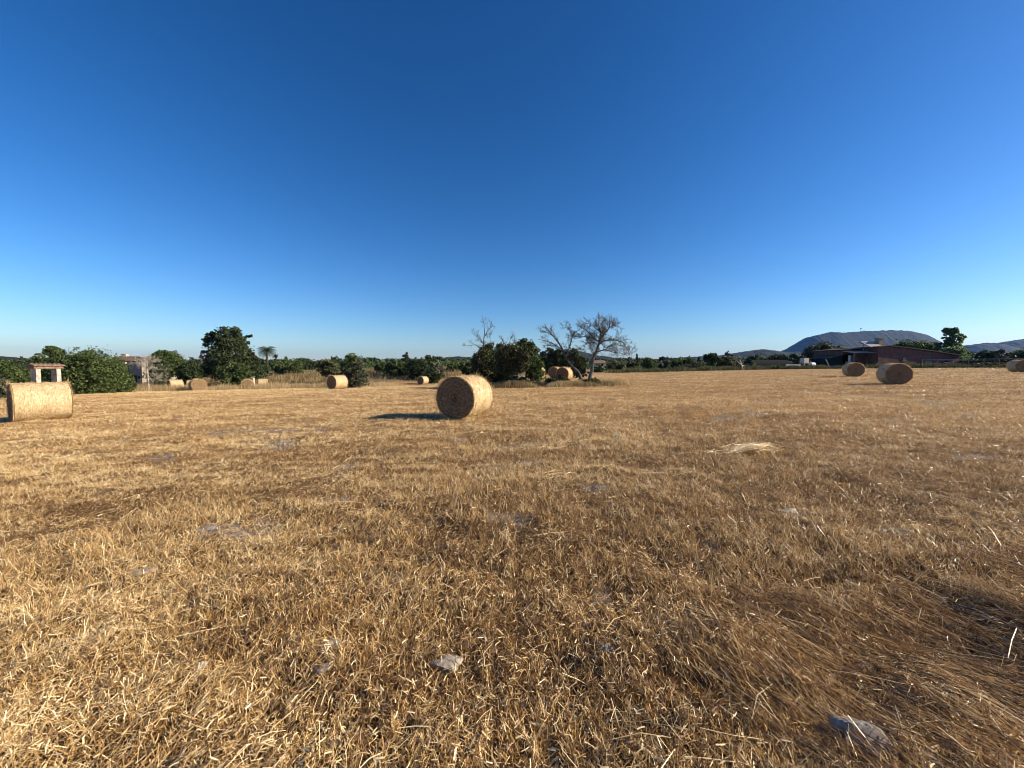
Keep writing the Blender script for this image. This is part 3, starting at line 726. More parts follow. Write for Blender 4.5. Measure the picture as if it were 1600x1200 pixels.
def bare_tree(base_px, Y, limbs, label, seed, mat='greybark', tw=1.0, conv=None, name='bare_tree', maxlev=3, dens=5, group='leafless trees'):
    """limbs: polylines traced in photo pixels with start/end radius; depth is spread in 3D around Y."""
    g = random.Random(seed); g0 = gpt(base_px, Y)
    t = thing(name, label, 'bare tree', tuple(g0), 0, group)
    tm = MB(); bmx = MB()
    for li, (pts, r0, r1) in enumerate(limbs):
        dy = 0 if li == 0 else g.uniform(-1, 1) * 0.35
        P = []
        for i, (a, b) in enumerate(pts):
            x, y = conv(a, b)
            f = i / max(1, len(pts) - 1)
            w = wpt(x, y, Y + dy * f * 3.2 * Y / 28) ; P.append(w - g0)
        if li == 0: P[0].z = -0.15
        R = [r0 + (r1 - r0) * i / (len(P) - 1) for i in range(len(P))]
        (tm if li == 0 else bmx).tube(P, R, 7, cap=False)
        for i in range(1 if li else max(2, len(P) // 2), len(P)):
            for k in range(dens):
                f = g.random(); q = P[i - 1].lerp(P[i], f); d = (P[i] - P[i - 1]).normalized()
                ax = Vector((g.gauss(0, 1), g.gauss(0, 1), g.gauss(0.15, 0.8))).normalized()
                grow(bmx, q, (d * 0.7 + ax * 0.9).normalized(), tw * g.uniform(0.45, 1.0), max(0.008, R[i] * 0.45), 1, g, 0.10, 0.8, maxlev)
    tm.obj('trunk', M[mat], t, True); bmx.obj('branches', M[mat], t, True)
    return t

z5 = lambda a, b: (820 + a / 8, 480 + b / 8 + max(0, 420 - b) * 0.028)
z4 = lambda a, b: (660 + a / 6.315, 480 + b / 6.315)
bare_tree(922, 28.5, [
    ([(805, 1005), (815, 880), (838, 800), (850, 650), (900, 540), (938, 420), (950, 285), (925, 180), (930, 60)], 0.17, 0.025),
    ([(940, 410), (1000, 300), (1060, 200), (1058, 70)], 0.075, 0.015), ([(1050, 210), (1120, 170), (1180, 190)], 0.03, 0.01),
    ([(925, 450), (1020, 410), (1120, 400), (1230, 440), (1290, 540), (1320, 600)], 0.06, 0.010),
    ([(890, 560), (1000, 530), (1100, 560), (1230, 580)], 0.055, 0.012), ([(930, 430), (850, 380), (740, 350), (660, 375)], 0.06, 0.012),
    ([(900, 450), (840, 440), (760, 450), (730, 540)], 0.045, 0.012), ([(880, 390), (820, 310), (760, 240), (695, 190)], 0.05, 0.012),
    ([(950, 285), (870, 200), (800, 140)], 0.04, 0.012), ([(1000, 530), (1080, 470), (1160, 470), (1240, 500)], 0.03, 0.010),
    ([(860, 600), (850, 520), (855, 450), (790, 380)], 0.03, 0.010), ([(950, 300), (1020, 240), (1000, 120)], 0.03, 0.010)],
    'tall leafless tree with forked trunk and wide dead crown right of centre', 11, 'greybark', 0.60, z5, dens=7)
bare_tree(913, 28.9, [
    ([(760, 1000), (735, 930), (700, 880), (665, 800), (600, 750), (520, 650), (470, 530), (410, 420), (350, 340), (270, 200)], 0.14, 0.02),
    ([(510, 640), (550, 520), (580, 420), (605, 330), (560, 250), (520, 180)], 0.055, 0.012), ([(470, 530), (330, 440), (160, 390)], 0.05, 0.012),
    ([(350, 340), (280, 290), (200, 260)], 0.03, 0.010), ([(490, 560), (360, 480), (220, 480)], 0.035, 0.010), ([(600, 340), (640, 280), (700, 330)], 0.02, 0.01)],
    'leafless tree leaning left from the foot of the tall dead tree', 12, 'greybark', 0.5, z5, dens=5)
bare_tree(756, 37, [
    ([(605, 665), (600, 520), (600, 400), (610, 280), (620, 150)], 0.12, 0.02), ([(600, 360), (560, 300), (500, 265)], 0.05, 0.012),
    ([(608, 300), (650, 220), (700, 180)], 0.05, 0.012), ([(600, 420), (520, 370), (430, 380)], 0.05, 0.012), ([(600, 450), (680, 380), (660, 260)], 0.04, 0.012)],
    'grey dead tree rising out of the brown thicket at centre', 13, 'greybark', 0.6, z4, dens=4)
bare_tree(793, 36, [
    ([(840, 660), (840, 520), (850, 400), (870, 300)], 0.09, 0.015), ([(845, 440), (800, 360), (790, 310)], 0.04, 0.012), ([(850, 420), (900, 350), (910, 310)], 0.04, 0.012)],
    'thin dead tree top between the brown thicket and the round evergreen', 14, 'greybark', 0.55, z4, dens=4)
zz2 = lambda a, b: (220 + a / 6.667, 500 + b / 6.667)
bare_tree(231, 41, [
    ([(80, 700), (75, 600), (70, 520), (65, 450), (30, 400)], 0.09, 0.02), ([(72, 520), (20, 470), (-40, 440)], 0.04, 0.012), ([(70, 500), (110, 450), (150, 440)], 0.04, 0.012),
    ([(78, 590), (110, 620), (130, 640)], 0.03, 0.02)],
    'small bleached dead tree standing in the dry grass at left', 15, 'palebark', 0.75, zz2, dens=6)
zz6 = lambda a, b: (980 + a / 6.154, 500 + b / 6.154)
bare_tree(1160, 73, [
    ([(1110, 480), (1100, 430), (1085, 380)], 0.16, 0.04), ([(1095, 440), (1125, 440), (1135, 465)], 0.07, 0.03), ([(1100, 430), (1060, 400)], 0.05, 0.02)],
    'bleached broken dead tree near the dark covered shelter', 16, 'palebark', 1.0, zz6, dens=3, maxlev=2)
zz7 = lambda a, b: (1200 + a / 6.154, 500 + b / 6.154)

T = tree
# left group
T('bush', 139, 33, 110, 551, 'large dark green shrub beside the well at left', 'carob_shrub', 'shrub', 101, 'green', dense=1.3)
T('bush', 188, 37, 44, 577, 'low green shrub at the right foot of the large dark shrub', 'low_shrub', 'shrub', 102, 'green')
T('sparse', 84, 40, 74, 541, 'loose fig tree rising behind the well', 'fig_tree', 'tree', 103, 'green', dense=1.3)
T('round', 60, 44, 44, 560, 'dark bushy tree behind the well at far left', 'bushy_tree', 'tree', 104, 'green')
T('bush', 15, 36, 56, 569, 'green bush at the left edge of the picture', 'green_bush', 'shrub', 105, 'green')
T('bush', -8, 25, 40, 590, 'low weedy bush at the left edge beside the side-on bale', 'weedy_bush', 'shrub', 106, 'olive')
T('round', -10, 60, 60, 560, 'dark tree cut by the left edge of the picture', 'dark_tree', 'tree', 107, 'dark')
T('round', 262, 62, 56, 549, 'rounded dark green tree right of the old farmhouse', 'round_tree', 'tree', 108, 'green', dense=1.4)
T('bush', 247, 50, 32, 568, 'grey green bush behind the small bleached tree', 'grey_bush', 'shrub', 109, 'olive')
T('bush', 297, 60, 40, 565, 'dark bush between the rounded tree and the big pine', 'dark_bush', 'shrub', 110, 'dark')
T('pine', 359, 66, 98, 510, 'big dark pine with broad dome crown on the left', 'pine_tree', 'tree', 111, 'dark', dense=1.35)
T('bush', 365, 55, 50, 567, 'green bush at the foot of the big pine', 'foot_bush', 'shrub', 112, 'green')
palm(418, 95, 30, 538, 'palm tree on the skyline right of the big pine', 3)
T('cypress', 432, 130, 4, 553, 'slim dark cypress just right of the palm', 'cypress_tree', 'tree', 113, 'dark')
T('cypress', 447, 130, 4, 555, 'second slim cypress right of the palm, further from it', 'cypress_tree', 'tree', 114, 'dark')
T('bush', 400, 80, 50, 562, 'dark hedge-like bush below the palm', 'hedge_bush', 'shrub', 115, 'dark')
T('bush', 450, 95, 60, 563, 'olive green bush right of the palm', 'olive_bush', 'shrub', 116, 'green')
T('round', 480, 110, 40, 566, 'low round tree midway between palm and round green shrub', 'low_tree', 'tree', 117, 'dark')
T('round', 514, 70, 42, 562, 'brownish green tree left of the round green shrub', 'brownish_tree', 'tree', 118, 'brown')
T('bush', 548, 58, 38, 555, 'round green shrub above the bale left of centre', 'round_shrub', 'shrub', 119, 'green', dense=1.3)
T('sparse', 557, 44, 52, 563, 'silvery half-dead shrub right of the bale left of centre', 'silver_shrub', 'shrub', 120, 'olive', dense=1.1, bark='greybark')
T('bush', 556, 45, 46, 575, 'dry grey bush at the foot of the silvery shrub', 'dry_bush', 'shrub', 121, 'olive', bark='greybark')
T('bush', 600, 90, 40, 567, 'low green bush right of the silvery shrub', 'low_bush', 'shrub', 122, 'green')
T('conifer', 634, 85, 25, 545, 'dark pointed conifer left of the centre bale', 'conifer_tree', 'tree', 123, 'dark', dense=1.6)
T('bush', 622, 84, 50, 564, 'bush below the pointed conifer', 'conifer_bush', 'shrub', 124, 'green')
T('bush', 652, 80, 50, 562, 'dark bush right of the pointed conifer', 'dark_bush', 'shrub', 125, 'dark')
T('round', 672, 85, 20, 554, 'small upright tree right of the pointed conifer', 'upright_tree', 'tree', 126, 'green')
T('bush', 680, 76, 36, 567, 'silver green bush above the centre bale left side', 'silver_bush', 'shrub', 127, 'olive')
T('bush', 674, 66, 34, 576, 'dark low bush beside the small far bale', 'dark_low_bush', 'shrub', 128, 'dark')
T('bush', 712, 95, 50, 566, 'green bush behind the centre bale', 'green_bush', 'shrub', 129, 'green')
T('bush', 733, 80, 30, 568, 'dark bush between the centre bale and the thicket', 'dark_bush', 'shrub', 130, 'dark')
# centre clump
T('bush', 758, 33.5, 44, 549, 'brown green thicket of thin stems right behind the centre bale', 'thicket', 'shrub', 130, 'brown', bark='greybark', dense=1.6)
T('bush', 778, 34, 60, 547, 'dark green undergrowth filling the middle of the centre clump', 'undergrowth', 'shrub', 154, 'green', dense=1.3)
T('cypress', 745, 35, 18, 552, 'leftmost browning cypress of the centre thicket', 'cypress_tree', 'tree', 131, 'brown', bark='greybark', dense=2)
T('cypress', 755, 36, 16, 540, 'second browning cypress of the centre thicket', 'cypress_tree', 'tree', 132, 'brown', bark='greybark', dense=2)
T('cypress', 765, 35, 16, 538, 'third browning cypress of the centre thicket', 'cypress_tree', 'tree', 133, 'brown', bark='greybark', dense=2)
T('cypress', 782, 36, 18, 538, 'rightmost browning cypress of the centre thicket', 'cypress_tree', 'tree', 134, 'brown', bark='greybark', dense=2)
T('round', 800, 30.5, 70, 541, 'old carob tree with brown green crown and gnarled trunk above the dry grass', 'carob_tree', 'tree', 135, 'brown', dense=1.4, bark='greybark')
T('round', 822, 36, 54, 531, 'dark round evergreen on top of the centre clump', 'evergreen_tree', 'tree', 136, 'dark', dense=1.3)
T('bush', 836, 32, 34, 556, 'green bush at the right side of the centre clump', 'green_bush', 'shrub', 137, 'green')
for k, (px, w, yt) in enumerate([(848, 16, 548), (860, 16, 545), (872, 16, 545), (884, 15, 549), (897, 16, 545), (908, 14, 556)]):
    T('cypress', px, 60, w, yt, ['first', 'second', 'third', 'fourth', 'fifth', 'sixth'][k] + ' dark cypress from the left in the row behind the leaning bare tree', 'cypress_tree', 'tree', 140 + k, 'dark', group='row of dark cypresses', dense=2)
T('sparse', 905, 29.6, 40, 560, 'sparse brown shrub between the two bare trees', 'brown_shrub', 'shrub', 150, 'brown', dense=0.8)
T('bush', 925, 28.2, 34, 592, 'dry brown bush at the foot of the bare trees', 'dry_bush', 'shrub', 151, 'brown')
T('bush', 872, 30, 50, 589, 'dark low brush in front of the half hidden bales', 'dark_brush', 'shrub', 152, 'brown')
T('bush', 805, 29.6, 40, 588, 'dead brush under the carob tree', 'dead_brush', 'shrub', 153, 'brown')
# right of centre
T('sparse', 995, 150, 8, 553, 'lone umbrella pine standing clear on the skyline', 'umbrella_pine', 'tree', 160, 'dark', dense=3)
data = [('bush', 935, 75, 30, 570, 'dark', 'dark bush behind the tall bare tree'), ('bush', 962, 90, 36, 567, 'brown', 'brownish bush right of the tall bare tree'),
 ('round', 988, 74, 24, 564, 'dark', 'small dark tree below the lone umbrella pine'), ('bush', 1012, 95, 36, 560, 'green', 'yellow green tree right of the umbrella pine'),
 ('bush', 1036, 100, 34, 564, 'olive', 'pale olive bush at the far field edge'), ('round', 1036, 120, 16, 558, 'dark', 'small dark round tree behind the pale olive bush'),
 ('bush', 1064, 95, 44, 560, 'green', 'wide green bush left of the dark wedge tree'), ('bush', 1072, 80, 30, 570, 'olive', 'silvery bush in front of the wide green bush'),
 ('bush', 1090, 85, 34, 567, 'brown', 'brown bush touching the left of the dark wedge tree'), ('conifer', 1092, 130, 8, 553, 'dark', 'thin dark conifer left of the dark wedge tree'),
 ('round', 1110, 77, 28, 553, 'dark', 'dark wedge shaped tree at the far field edge'), ('bush', 1132, 85, 34, 558, 'brown', 'brown green bush right of the dark wedge tree'),
 ('sparse', 1137, 110, 24, 548, 'olive', 'thin feathery tree on the skyline behind the brown bush'), ('bush', 1150, 100, 40, 560, 'olive', 'grey bush behind the broken dead tree'),
 ('bush', 1172, 78, 16, 565, 'bright', 'small bright green bush right of the broken dead tree'), ('bush', 1183, 100, 36, 556, 'green', 'green tree behind the small bright bush'),
 ('bush', 1215, 110, 50, 556, 'dark', 'dark hedge behind the covered shelter'), ('round', 1282, 92, 62, 538, 'brown', 'wide brown olive tree left of the farmhouse'),
 ('bush', 1245, 105, 40, 553, 'dark', 'dark bush left of the wide brown olive tree'), ('bush', 1302, 96, 40, 548, 'green', 'green bush between olive tree and farmhouse'),
 ('bush', 1210, 76, 22, 571, 'green', 'low weeds clump in front of the covered shelter'), ('bush', 1236, 77, 12, 573, 'bright', 'tiny green bush by the white tank'),
 ('bush', 1412, 98, 40, 532, 'green', 'green treetop behind the farmhouse roof ridge'), ('bush', 1440, 96, 50, 536, 'green', 'long green treetop behind the farmhouse roof slope'),
 ('bush', 1466, 94, 40, 545, 'bright', 'light green shrub behind the low end of the farmhouse'),
 ('sparse', 1484, 88, 56, 512, 'bright', 'tall open tree rising behind the low end of the farmhouse'), ('bush', 1486, 86, 50, 545, 'bright', 'leafy base growth below the tall open tree'),
 ('bush', 1510, 90, 44, 552, 'dark', 'dark bush right of the farmhouse end'), ('round', 1542, 74, 34, 548, 'dark', 'dark tree behind the fence at right'),
 ('bush', 1530, 72, 40, 560, 'dark', 'dark thicket behind the fence at right'), ('sparse', 1562, 70, 30, 545, 'olive', 'grey trunked open tree behind the fence'),
 ('bush', 1572, 72, 44, 556, 'dark', 'dark shrub left of the right edge bale'), ('round', 1598, 72, 40, 549, 'green', 'green tree behind the right edge bale'),
 ('bush', 1625, 68, 40, 556, 'dark', 'dark shrub beyond the right edge bale'), ('bush', 1555, 66, 60, 568, 'weeds', 'long low weed hump along the fence')]
nm = {'bush': 'shrub', 'round': 'broad_tree', 'sparse': 'open_tree', 'conifer': 'conifer_tree'}
for k, (kd, px, Y, w, yt, mt, lb) in enumerate(data):
    T(kd, px, Y, w, yt, lb, nm[kd], 'shrub' if kd == 'bush' else 'tree', (200 if px != 1484 else 517) + k, mt, dense=1.25)
palm(1100, 150, 7, 553, 'tiny palm right of the thin conifer on the skyline', 5)
palm(1116, 130, 9, 551, 'small palm behind the dark wedge tree', 6)

# far woodland: one mass
def woodland(name, label, seed, n, y0, y1, ytop_lo, ytop_hi, mat, px0=-500, px1=2100, leaf=1.0):
    g = np.random.default_rng(seed); px = px0 + (px1 - px0) * g.random(n // 40); Y = y0 + (y1 - y0) * g.random(n // 40)
    X = (px - 800) / F * Y; gz = H(X, Y)
    top = ytop_lo + (ytop_hi - ytop_lo) * 1.5 * fbm(px * 0.05, Y * 0.03, seed, 4) ** 1.3
    zt = EYE + (571 - top) / F * Y - 0.0
    hgt = np.maximum(1.5, zt - gz); cz = gz + hgt * g.random(len(px)) ** 0.6
    ci = g.integers(0, len(px), n)
    P = np.stack([X[ci], Y[ci], cz[ci]], 1) + g.normal(0, 1, (n, 3)) * np.array([1.6, 1.6, 0.7])
    a = g.normal(0, 1, (n, 3)); a /= np.linalg.norm(a, axis=1)[:, None]; b = np.cross(a, g.normal(0, 1, (n, 3))); b /= np.linalg.norm(b, axis=1)[:, None]
    L = leaf * (0.5 + g.random(n))[:, None] * (Y[ci] / 200)[:, None]
    V = np.stack([P - a * L * 0.7, P + b * L * 0.5, P + a * L * 0.7, P - b * L * 0.5], 1).reshape(-1, 3)
    obj(name, np_mesh(name, V, np.arange(4 * n).reshape(n, 4), M[mat], np.clip(g.normal(0.45, 0.15, len(px))[ci] + g.normal(0, 0.1, n), 0, 1)), kind='stuff', label=label, category='woodland')
woodland('woodland', 'distant dark woodland along the whole horizon', 71, 90000, 190, 330, 570, 561, 'dark')
woodland('scrubland', 'mixed green scrub in front of the distant woodland', 72, 40000, 115, 170, 577, 568, 'green', leaf=0.8)

# ------------------------------------------------------------------ hills
M['hill'] = noise_mat('wooded_hill', [(0.40, (0.005, 0.008, 0.004)), (0.52, (0.012, 0.018, 0.008)), (0.66, (0.034, 0.035, 0.020))], 0.03, (1, 1, 2), bump=0.7, bdist=6, detail=12.0)
def hill(label, pts, dist, depth, seed, amp=1.0):
    pxs = np.array([p[0] for p in pts], float); ys = np.array([p[1] for p in pts], float)
    nu = max(80, int((pxs[-1] - pxs[0]) * 1.2)); nv = 60
    u = np.linspace(pxs[0], pxs[-1], nu); top = np.interp(u, pxs, ys)
    v = np.linspace(-1, 1.4, nv); U, Vv = np.meshgrid(u, v, indexing='ij')
    Y = dist + Vv * depth; X = (U - 800) / F * dist
    zt = EYE + (571 - top)[:, None] / F * dist
    base = -6.0
    prof = np.exp(-(Vv / 0.55) ** 2 * 1.2)
    Z = base + (zt - base) * prof
    Z = Z + (fbm(X * 0.012, Y * 0.012, seed, 5) - 0.47) * 26 * amp * (zt / 200 + 0.1) * (0.25 + 0.75 * (1 - prof)) + (vnoise(X * 0.11, Y * 0.11, seed + 2) - 0.5) * dist * 0.0024 * amp
    V = np.stack([X, Y, Z], -1).reshape(-1, 3)
    Q = np.array([(i * nv + j, (i + 1) * nv + j, (i + 1) * nv + j + 1, i * nv + j + 1) for i in range(nu - 1) for j in range(nv - 1)])
    obj('hill', np_mesh('hill', V, Q, M['hill'], smooth=True), kind='structure', label=label)
hill('flat topped wooded hill behind the farmhouse', [(1150, 572), (1200, 556), (1225, 549), (1240, 541), (1262, 527), (1280, 523), (1295, 519.5), (1315, 520.5), (1345, 518), (1380, 517), (1400, 517), (1418, 518.5), (1434, 523), (1447, 530), (1462, 537), (1480, 545), (1510, 555), (1560, 572)], 2500, 420, 11)
hill('ridge at the right edge', [(1470, 570), (1495, 546), (1510, 540), (1525, 538), (1542, 536), (1555, 538), (1570, 534), (1600, 530), (1680, 522), (1760, 530), (1900, 560), (1960, 572)], 2200, 380, 12)
hill('low wooded ridge left of the flat topped hill', [(900, 572), (950, 562), (1050, 561), (1080, 558), (1120, 556), (1160, 550), (1190, 546), (1210, 549), (1240, 551), (1300, 553), (1400, 560), (1500, 572)], 1500, 260, 13)
hill('low ridge behind the bare trees', [(800, 573), (830, 562), (860, 550), (885, 546), (910, 550), (935, 556), (960, 559), (1010, 562), (1080, 566), (1120, 573)], 1300, 220, 14)
hill('low ridge left of centre', [(570, 573), (590, 568), (620, 564), (650, 561), (680, 562), (695, 559), (718, 557), (735, 559), (760, 563), (800, 566), (840, 574)], 1300, 220, 15)
hill('low ridge at the left edge', [(-400, 572), (-200, 558), (-60, 556), (10, 558), (40, 561), (90, 563), (200, 567), (330, 573)], 900, 180, 16)
for k, (px, yt, Y, w) in enumerate([(1345, 512.5, 2500, 1.2), (1350, 515.3, 2500, 0.8)]):
    p = wpt(px, 519.5, Y); top = wpt(px, yt, Y); hh = top.z - p.z
    t = thing('antenna_mast', ['taller antenna mast on the flat topped hill', 'shorter antenna mast on the flat topped hill'][k], 'antenna mast', (p.x, p.y, p.z - 3), 0, 'masts on the hill')
    MB().tube([(0, 0, 0), (0, 0, hh + 3)], [w * 1.5, w], 8).obj('pole', M['metal'], t)
    MB().box(-w * 2.6, w * 2.6, -w * 2.6, w * 2.6, hh - 2 * w, hh + 1.5 * w).obj('antenna_head', M['metal'], t)

# ------------------------------------------------------------------ buildings and small structures
def roof_tiles(mb, x0, x1, y0, z0, y1, z1, pitch=0.22, r=0.09, m=0):
    """Rows of half-round tiles running down the slope from (y0,z0) to (y1,z1)."""
    n = max(2, int((x1 - x0) / pitch)); st = (x1 - x0) / n
    for k in range(n):
        xc = x0 + st * (k + 0.5); vs = []; L = 6
        for (yy, zz) in ((y0, z0), (y1, z1)):
            for j in range(L + 1):
                a = math.pi * j / L; vs.append((xc + st * 0.5 * math.cos(a), yy, zz + r * math.sin(a)))
        mb.add(vs, [(j, j + 1, L + 2 + j, L + 1 + j) for j in range(L)] + [tuple(range(L, -1, -1)), tuple(range(L + 1, 2 * L + 2))], m)

def well():
    p = gpt(72, 23); t = thing('stone_well', 'small well with two whitewashed pillars under a tiled lintel at left', 'well', tuple(p), math.radians(80))
    W = 0.90; hgt = wpt(72, 568.5, 23).z - p.z
    MB().box(-W / 2 - .12, W / 2 + .12, -0.50, 0.50, -0.2, 0.85).obj('well_curb', M['rubble'], t)
    for s in (-1, 1):
        MB().box(s * W / 2 - .10, s * W / 2 + .10, -0.22, 0.22, 0.85, hgt - 0.28).obj('pillar', M['plaster'], t)
    MB().box(-W / 2 - .2, W / 2 + .2, -0.26, 0.26, hgt - 0.28, hgt - 0.14).obj('lintel', M['tile'], t)
    mb = MB(); mb.box(-W / 2 - .22, W / 2 + .22, -0.28, 0.28, hgt - 0.137, hgt - 0.09)
    roof_tiles(mb, -W / 2 - .24, W / 2 + .24, -0.36, hgt - 0.12, 0.0, hgt - 0.04, 0.19, 0.07); roof_tiles(mb, -W / 2 - .24, W / 2 + .24, 0.36, hgt - 0.12, 0.0, hgt - 0.04, 0.19, 0.07)
    mb.obj('roof_tiles', M['tile'], t)
well()

def gable_house(name, label, px0, px1, Y, yeave, yridge, depth, wall, roof, openings=(), rz=0.0, chimney=None, group=None):
    """House with its long eave side to the field."""
    g0 = gpt((px0 + px1) / 2, Y); W = (px1 - px0) / F * Y; he = wpt(px0, yeave, Y).z - g0.z; hr = wpt(px0, yridge, Y).z - g0.z
    t = thing(name, label, 'house', tuple(g0), rz, group)
    mb = MB(); mb.box(-W / 2, W / 2, 0, depth, -0.5, he)
    mb.add([(-W / 2, 0, he), (-W / 2, depth, he), (-W / 2, depth / 2, hr - 0.12)], [(0, 1, 2)]); mb.add([(W / 2, 0, he), (W / 2, depth, he), (W / 2, depth / 2, hr - 0.12)], [(2, 1, 0)])
    mb.obj('wall', wall, t)
    mb = MB(); o = 0.35
    for (ya, yb) in ((-o, depth / 2), (depth + o, depth / 2)):
        za = he - 0.05; zb = hr
        mb.add([(-W / 2 - o, ya, za), (W / 2 + o, ya, za), (W / 2 + o, yb, zb), (-W / 2 - o, yb, zb), (-W / 2 - o, ya, za + .12), (W / 2 + o, ya, za + .12), (W / 2 + o, yb, zb + .12), (-W / 2 - o, yb, zb + .12)],
               [(0, 1, 2, 3), (7, 6, 5, 4), (4, 5, 1, 0), (5, 6, 2, 1), (6, 7, 3, 2), (7, 4, 0, 3)])
        roof_tiles(mb, -W / 2 - o, W / 2 + o, ya, za + .12, yb, zb + .12, 0.4, 0.08)
    rf = mb.obj('roof', roof, t)
    if chimney: MB().box(chimney[0] - .4, chimney[0] + .4, depth / 2 - .4, depth / 2 + .4, hr - .3, hr + chimney[1]).obj('chimney', M['plaster'], rf)
    for (kd, fx, z0, w, h, mt) in openings:
        x = -W / 2 + fx * W; mb = MB().box(x - w / 2, x + w / 2, -0.05, -0.005, z0, z0 + h); wn = mb.obj(kd, M[mt], t)
        if kd == 'window': MB().box(x - w / 2 - .1, x + w / 2 + .1, -0.12, -0.005, z0 - .12, z0 - .003).obj('sill', M['stone'], wn)
    return t
M['oldroof'] = noise_mat('old_roof_tile', [(0.3, (0.055, 0.038, 0.028)), (0.65, (0.14, 0.10, 0.075))], 5, bump=0.4)
gable_house('farm_house', 'old farmhouse wing with low dark roof behind the large dark shrub', 172, 195, 78, 564, 557.5, 6, M['plaster'], M['oldroof'], [('window', 0.5, 1.0, 0.7, 0.8, 'darkhole')], 0.1, (-0.8, 0.6), 'farm buildings at left')
gable_house('farm_house', 'stone barn with dark roof right of the old farmhouse wing', 197, 224, 74, 565, 558, 7, M['rubble'], M['oldroof'], [('door', 0.45, 0.0, 1.3, 1.9, 'darkhole'), ('window', 0.8, 1.2, 0.5, 0.5, 'darkhole')], -0.15, None, 'farm buildings at left')
gable_house('distant_house', 'tiny white house on the far left slope', 18, 27, 240, 566, 564, 6, M['plaster'], M['tile'], [('window', 0.5, 1.0, 0.9, 0.9, 'darkhole')], 0, None)
gable_house('distant_house', 'small cream house seen between the bare trees and the field edge', 929, 946, 130, 568, 563.5, 7, M['cream'], M['tile'], [('window', 0.25, 1.0, 0.8, 0.9, 'darkhole'), ('window', 0.7, 1.0, 0.8, 0.9, 'darkhole')], 0, None)
gable_house('distant_house', 'white outbuilding low behind the centre bale', 699, 708, 110, 581, 579, 4, M['plaster'], M['plaster'], [('door', 0.5, 0, 0.7, 0.9, 'darkhole')], 0, None)

# small white hut by the sunlit bale
p = gpt(392, 66); t = thing('stone_hut', 'tiny white hut just right of the sunlit bale by the pine', 'hut', tuple(p), 0.3)
MB().prism([(-0.45, -0.2), (0.45, -0.2), (0.45, 1.45), (0, 1.6), (-0.45, 1.45)], -0.45, 0.45).obj('wall', M['plaster'], t)
MB().box(-0.52, 0.52, -0.5, 0.5, 1.603, 1.68).obj('roof', M['tile'], t)

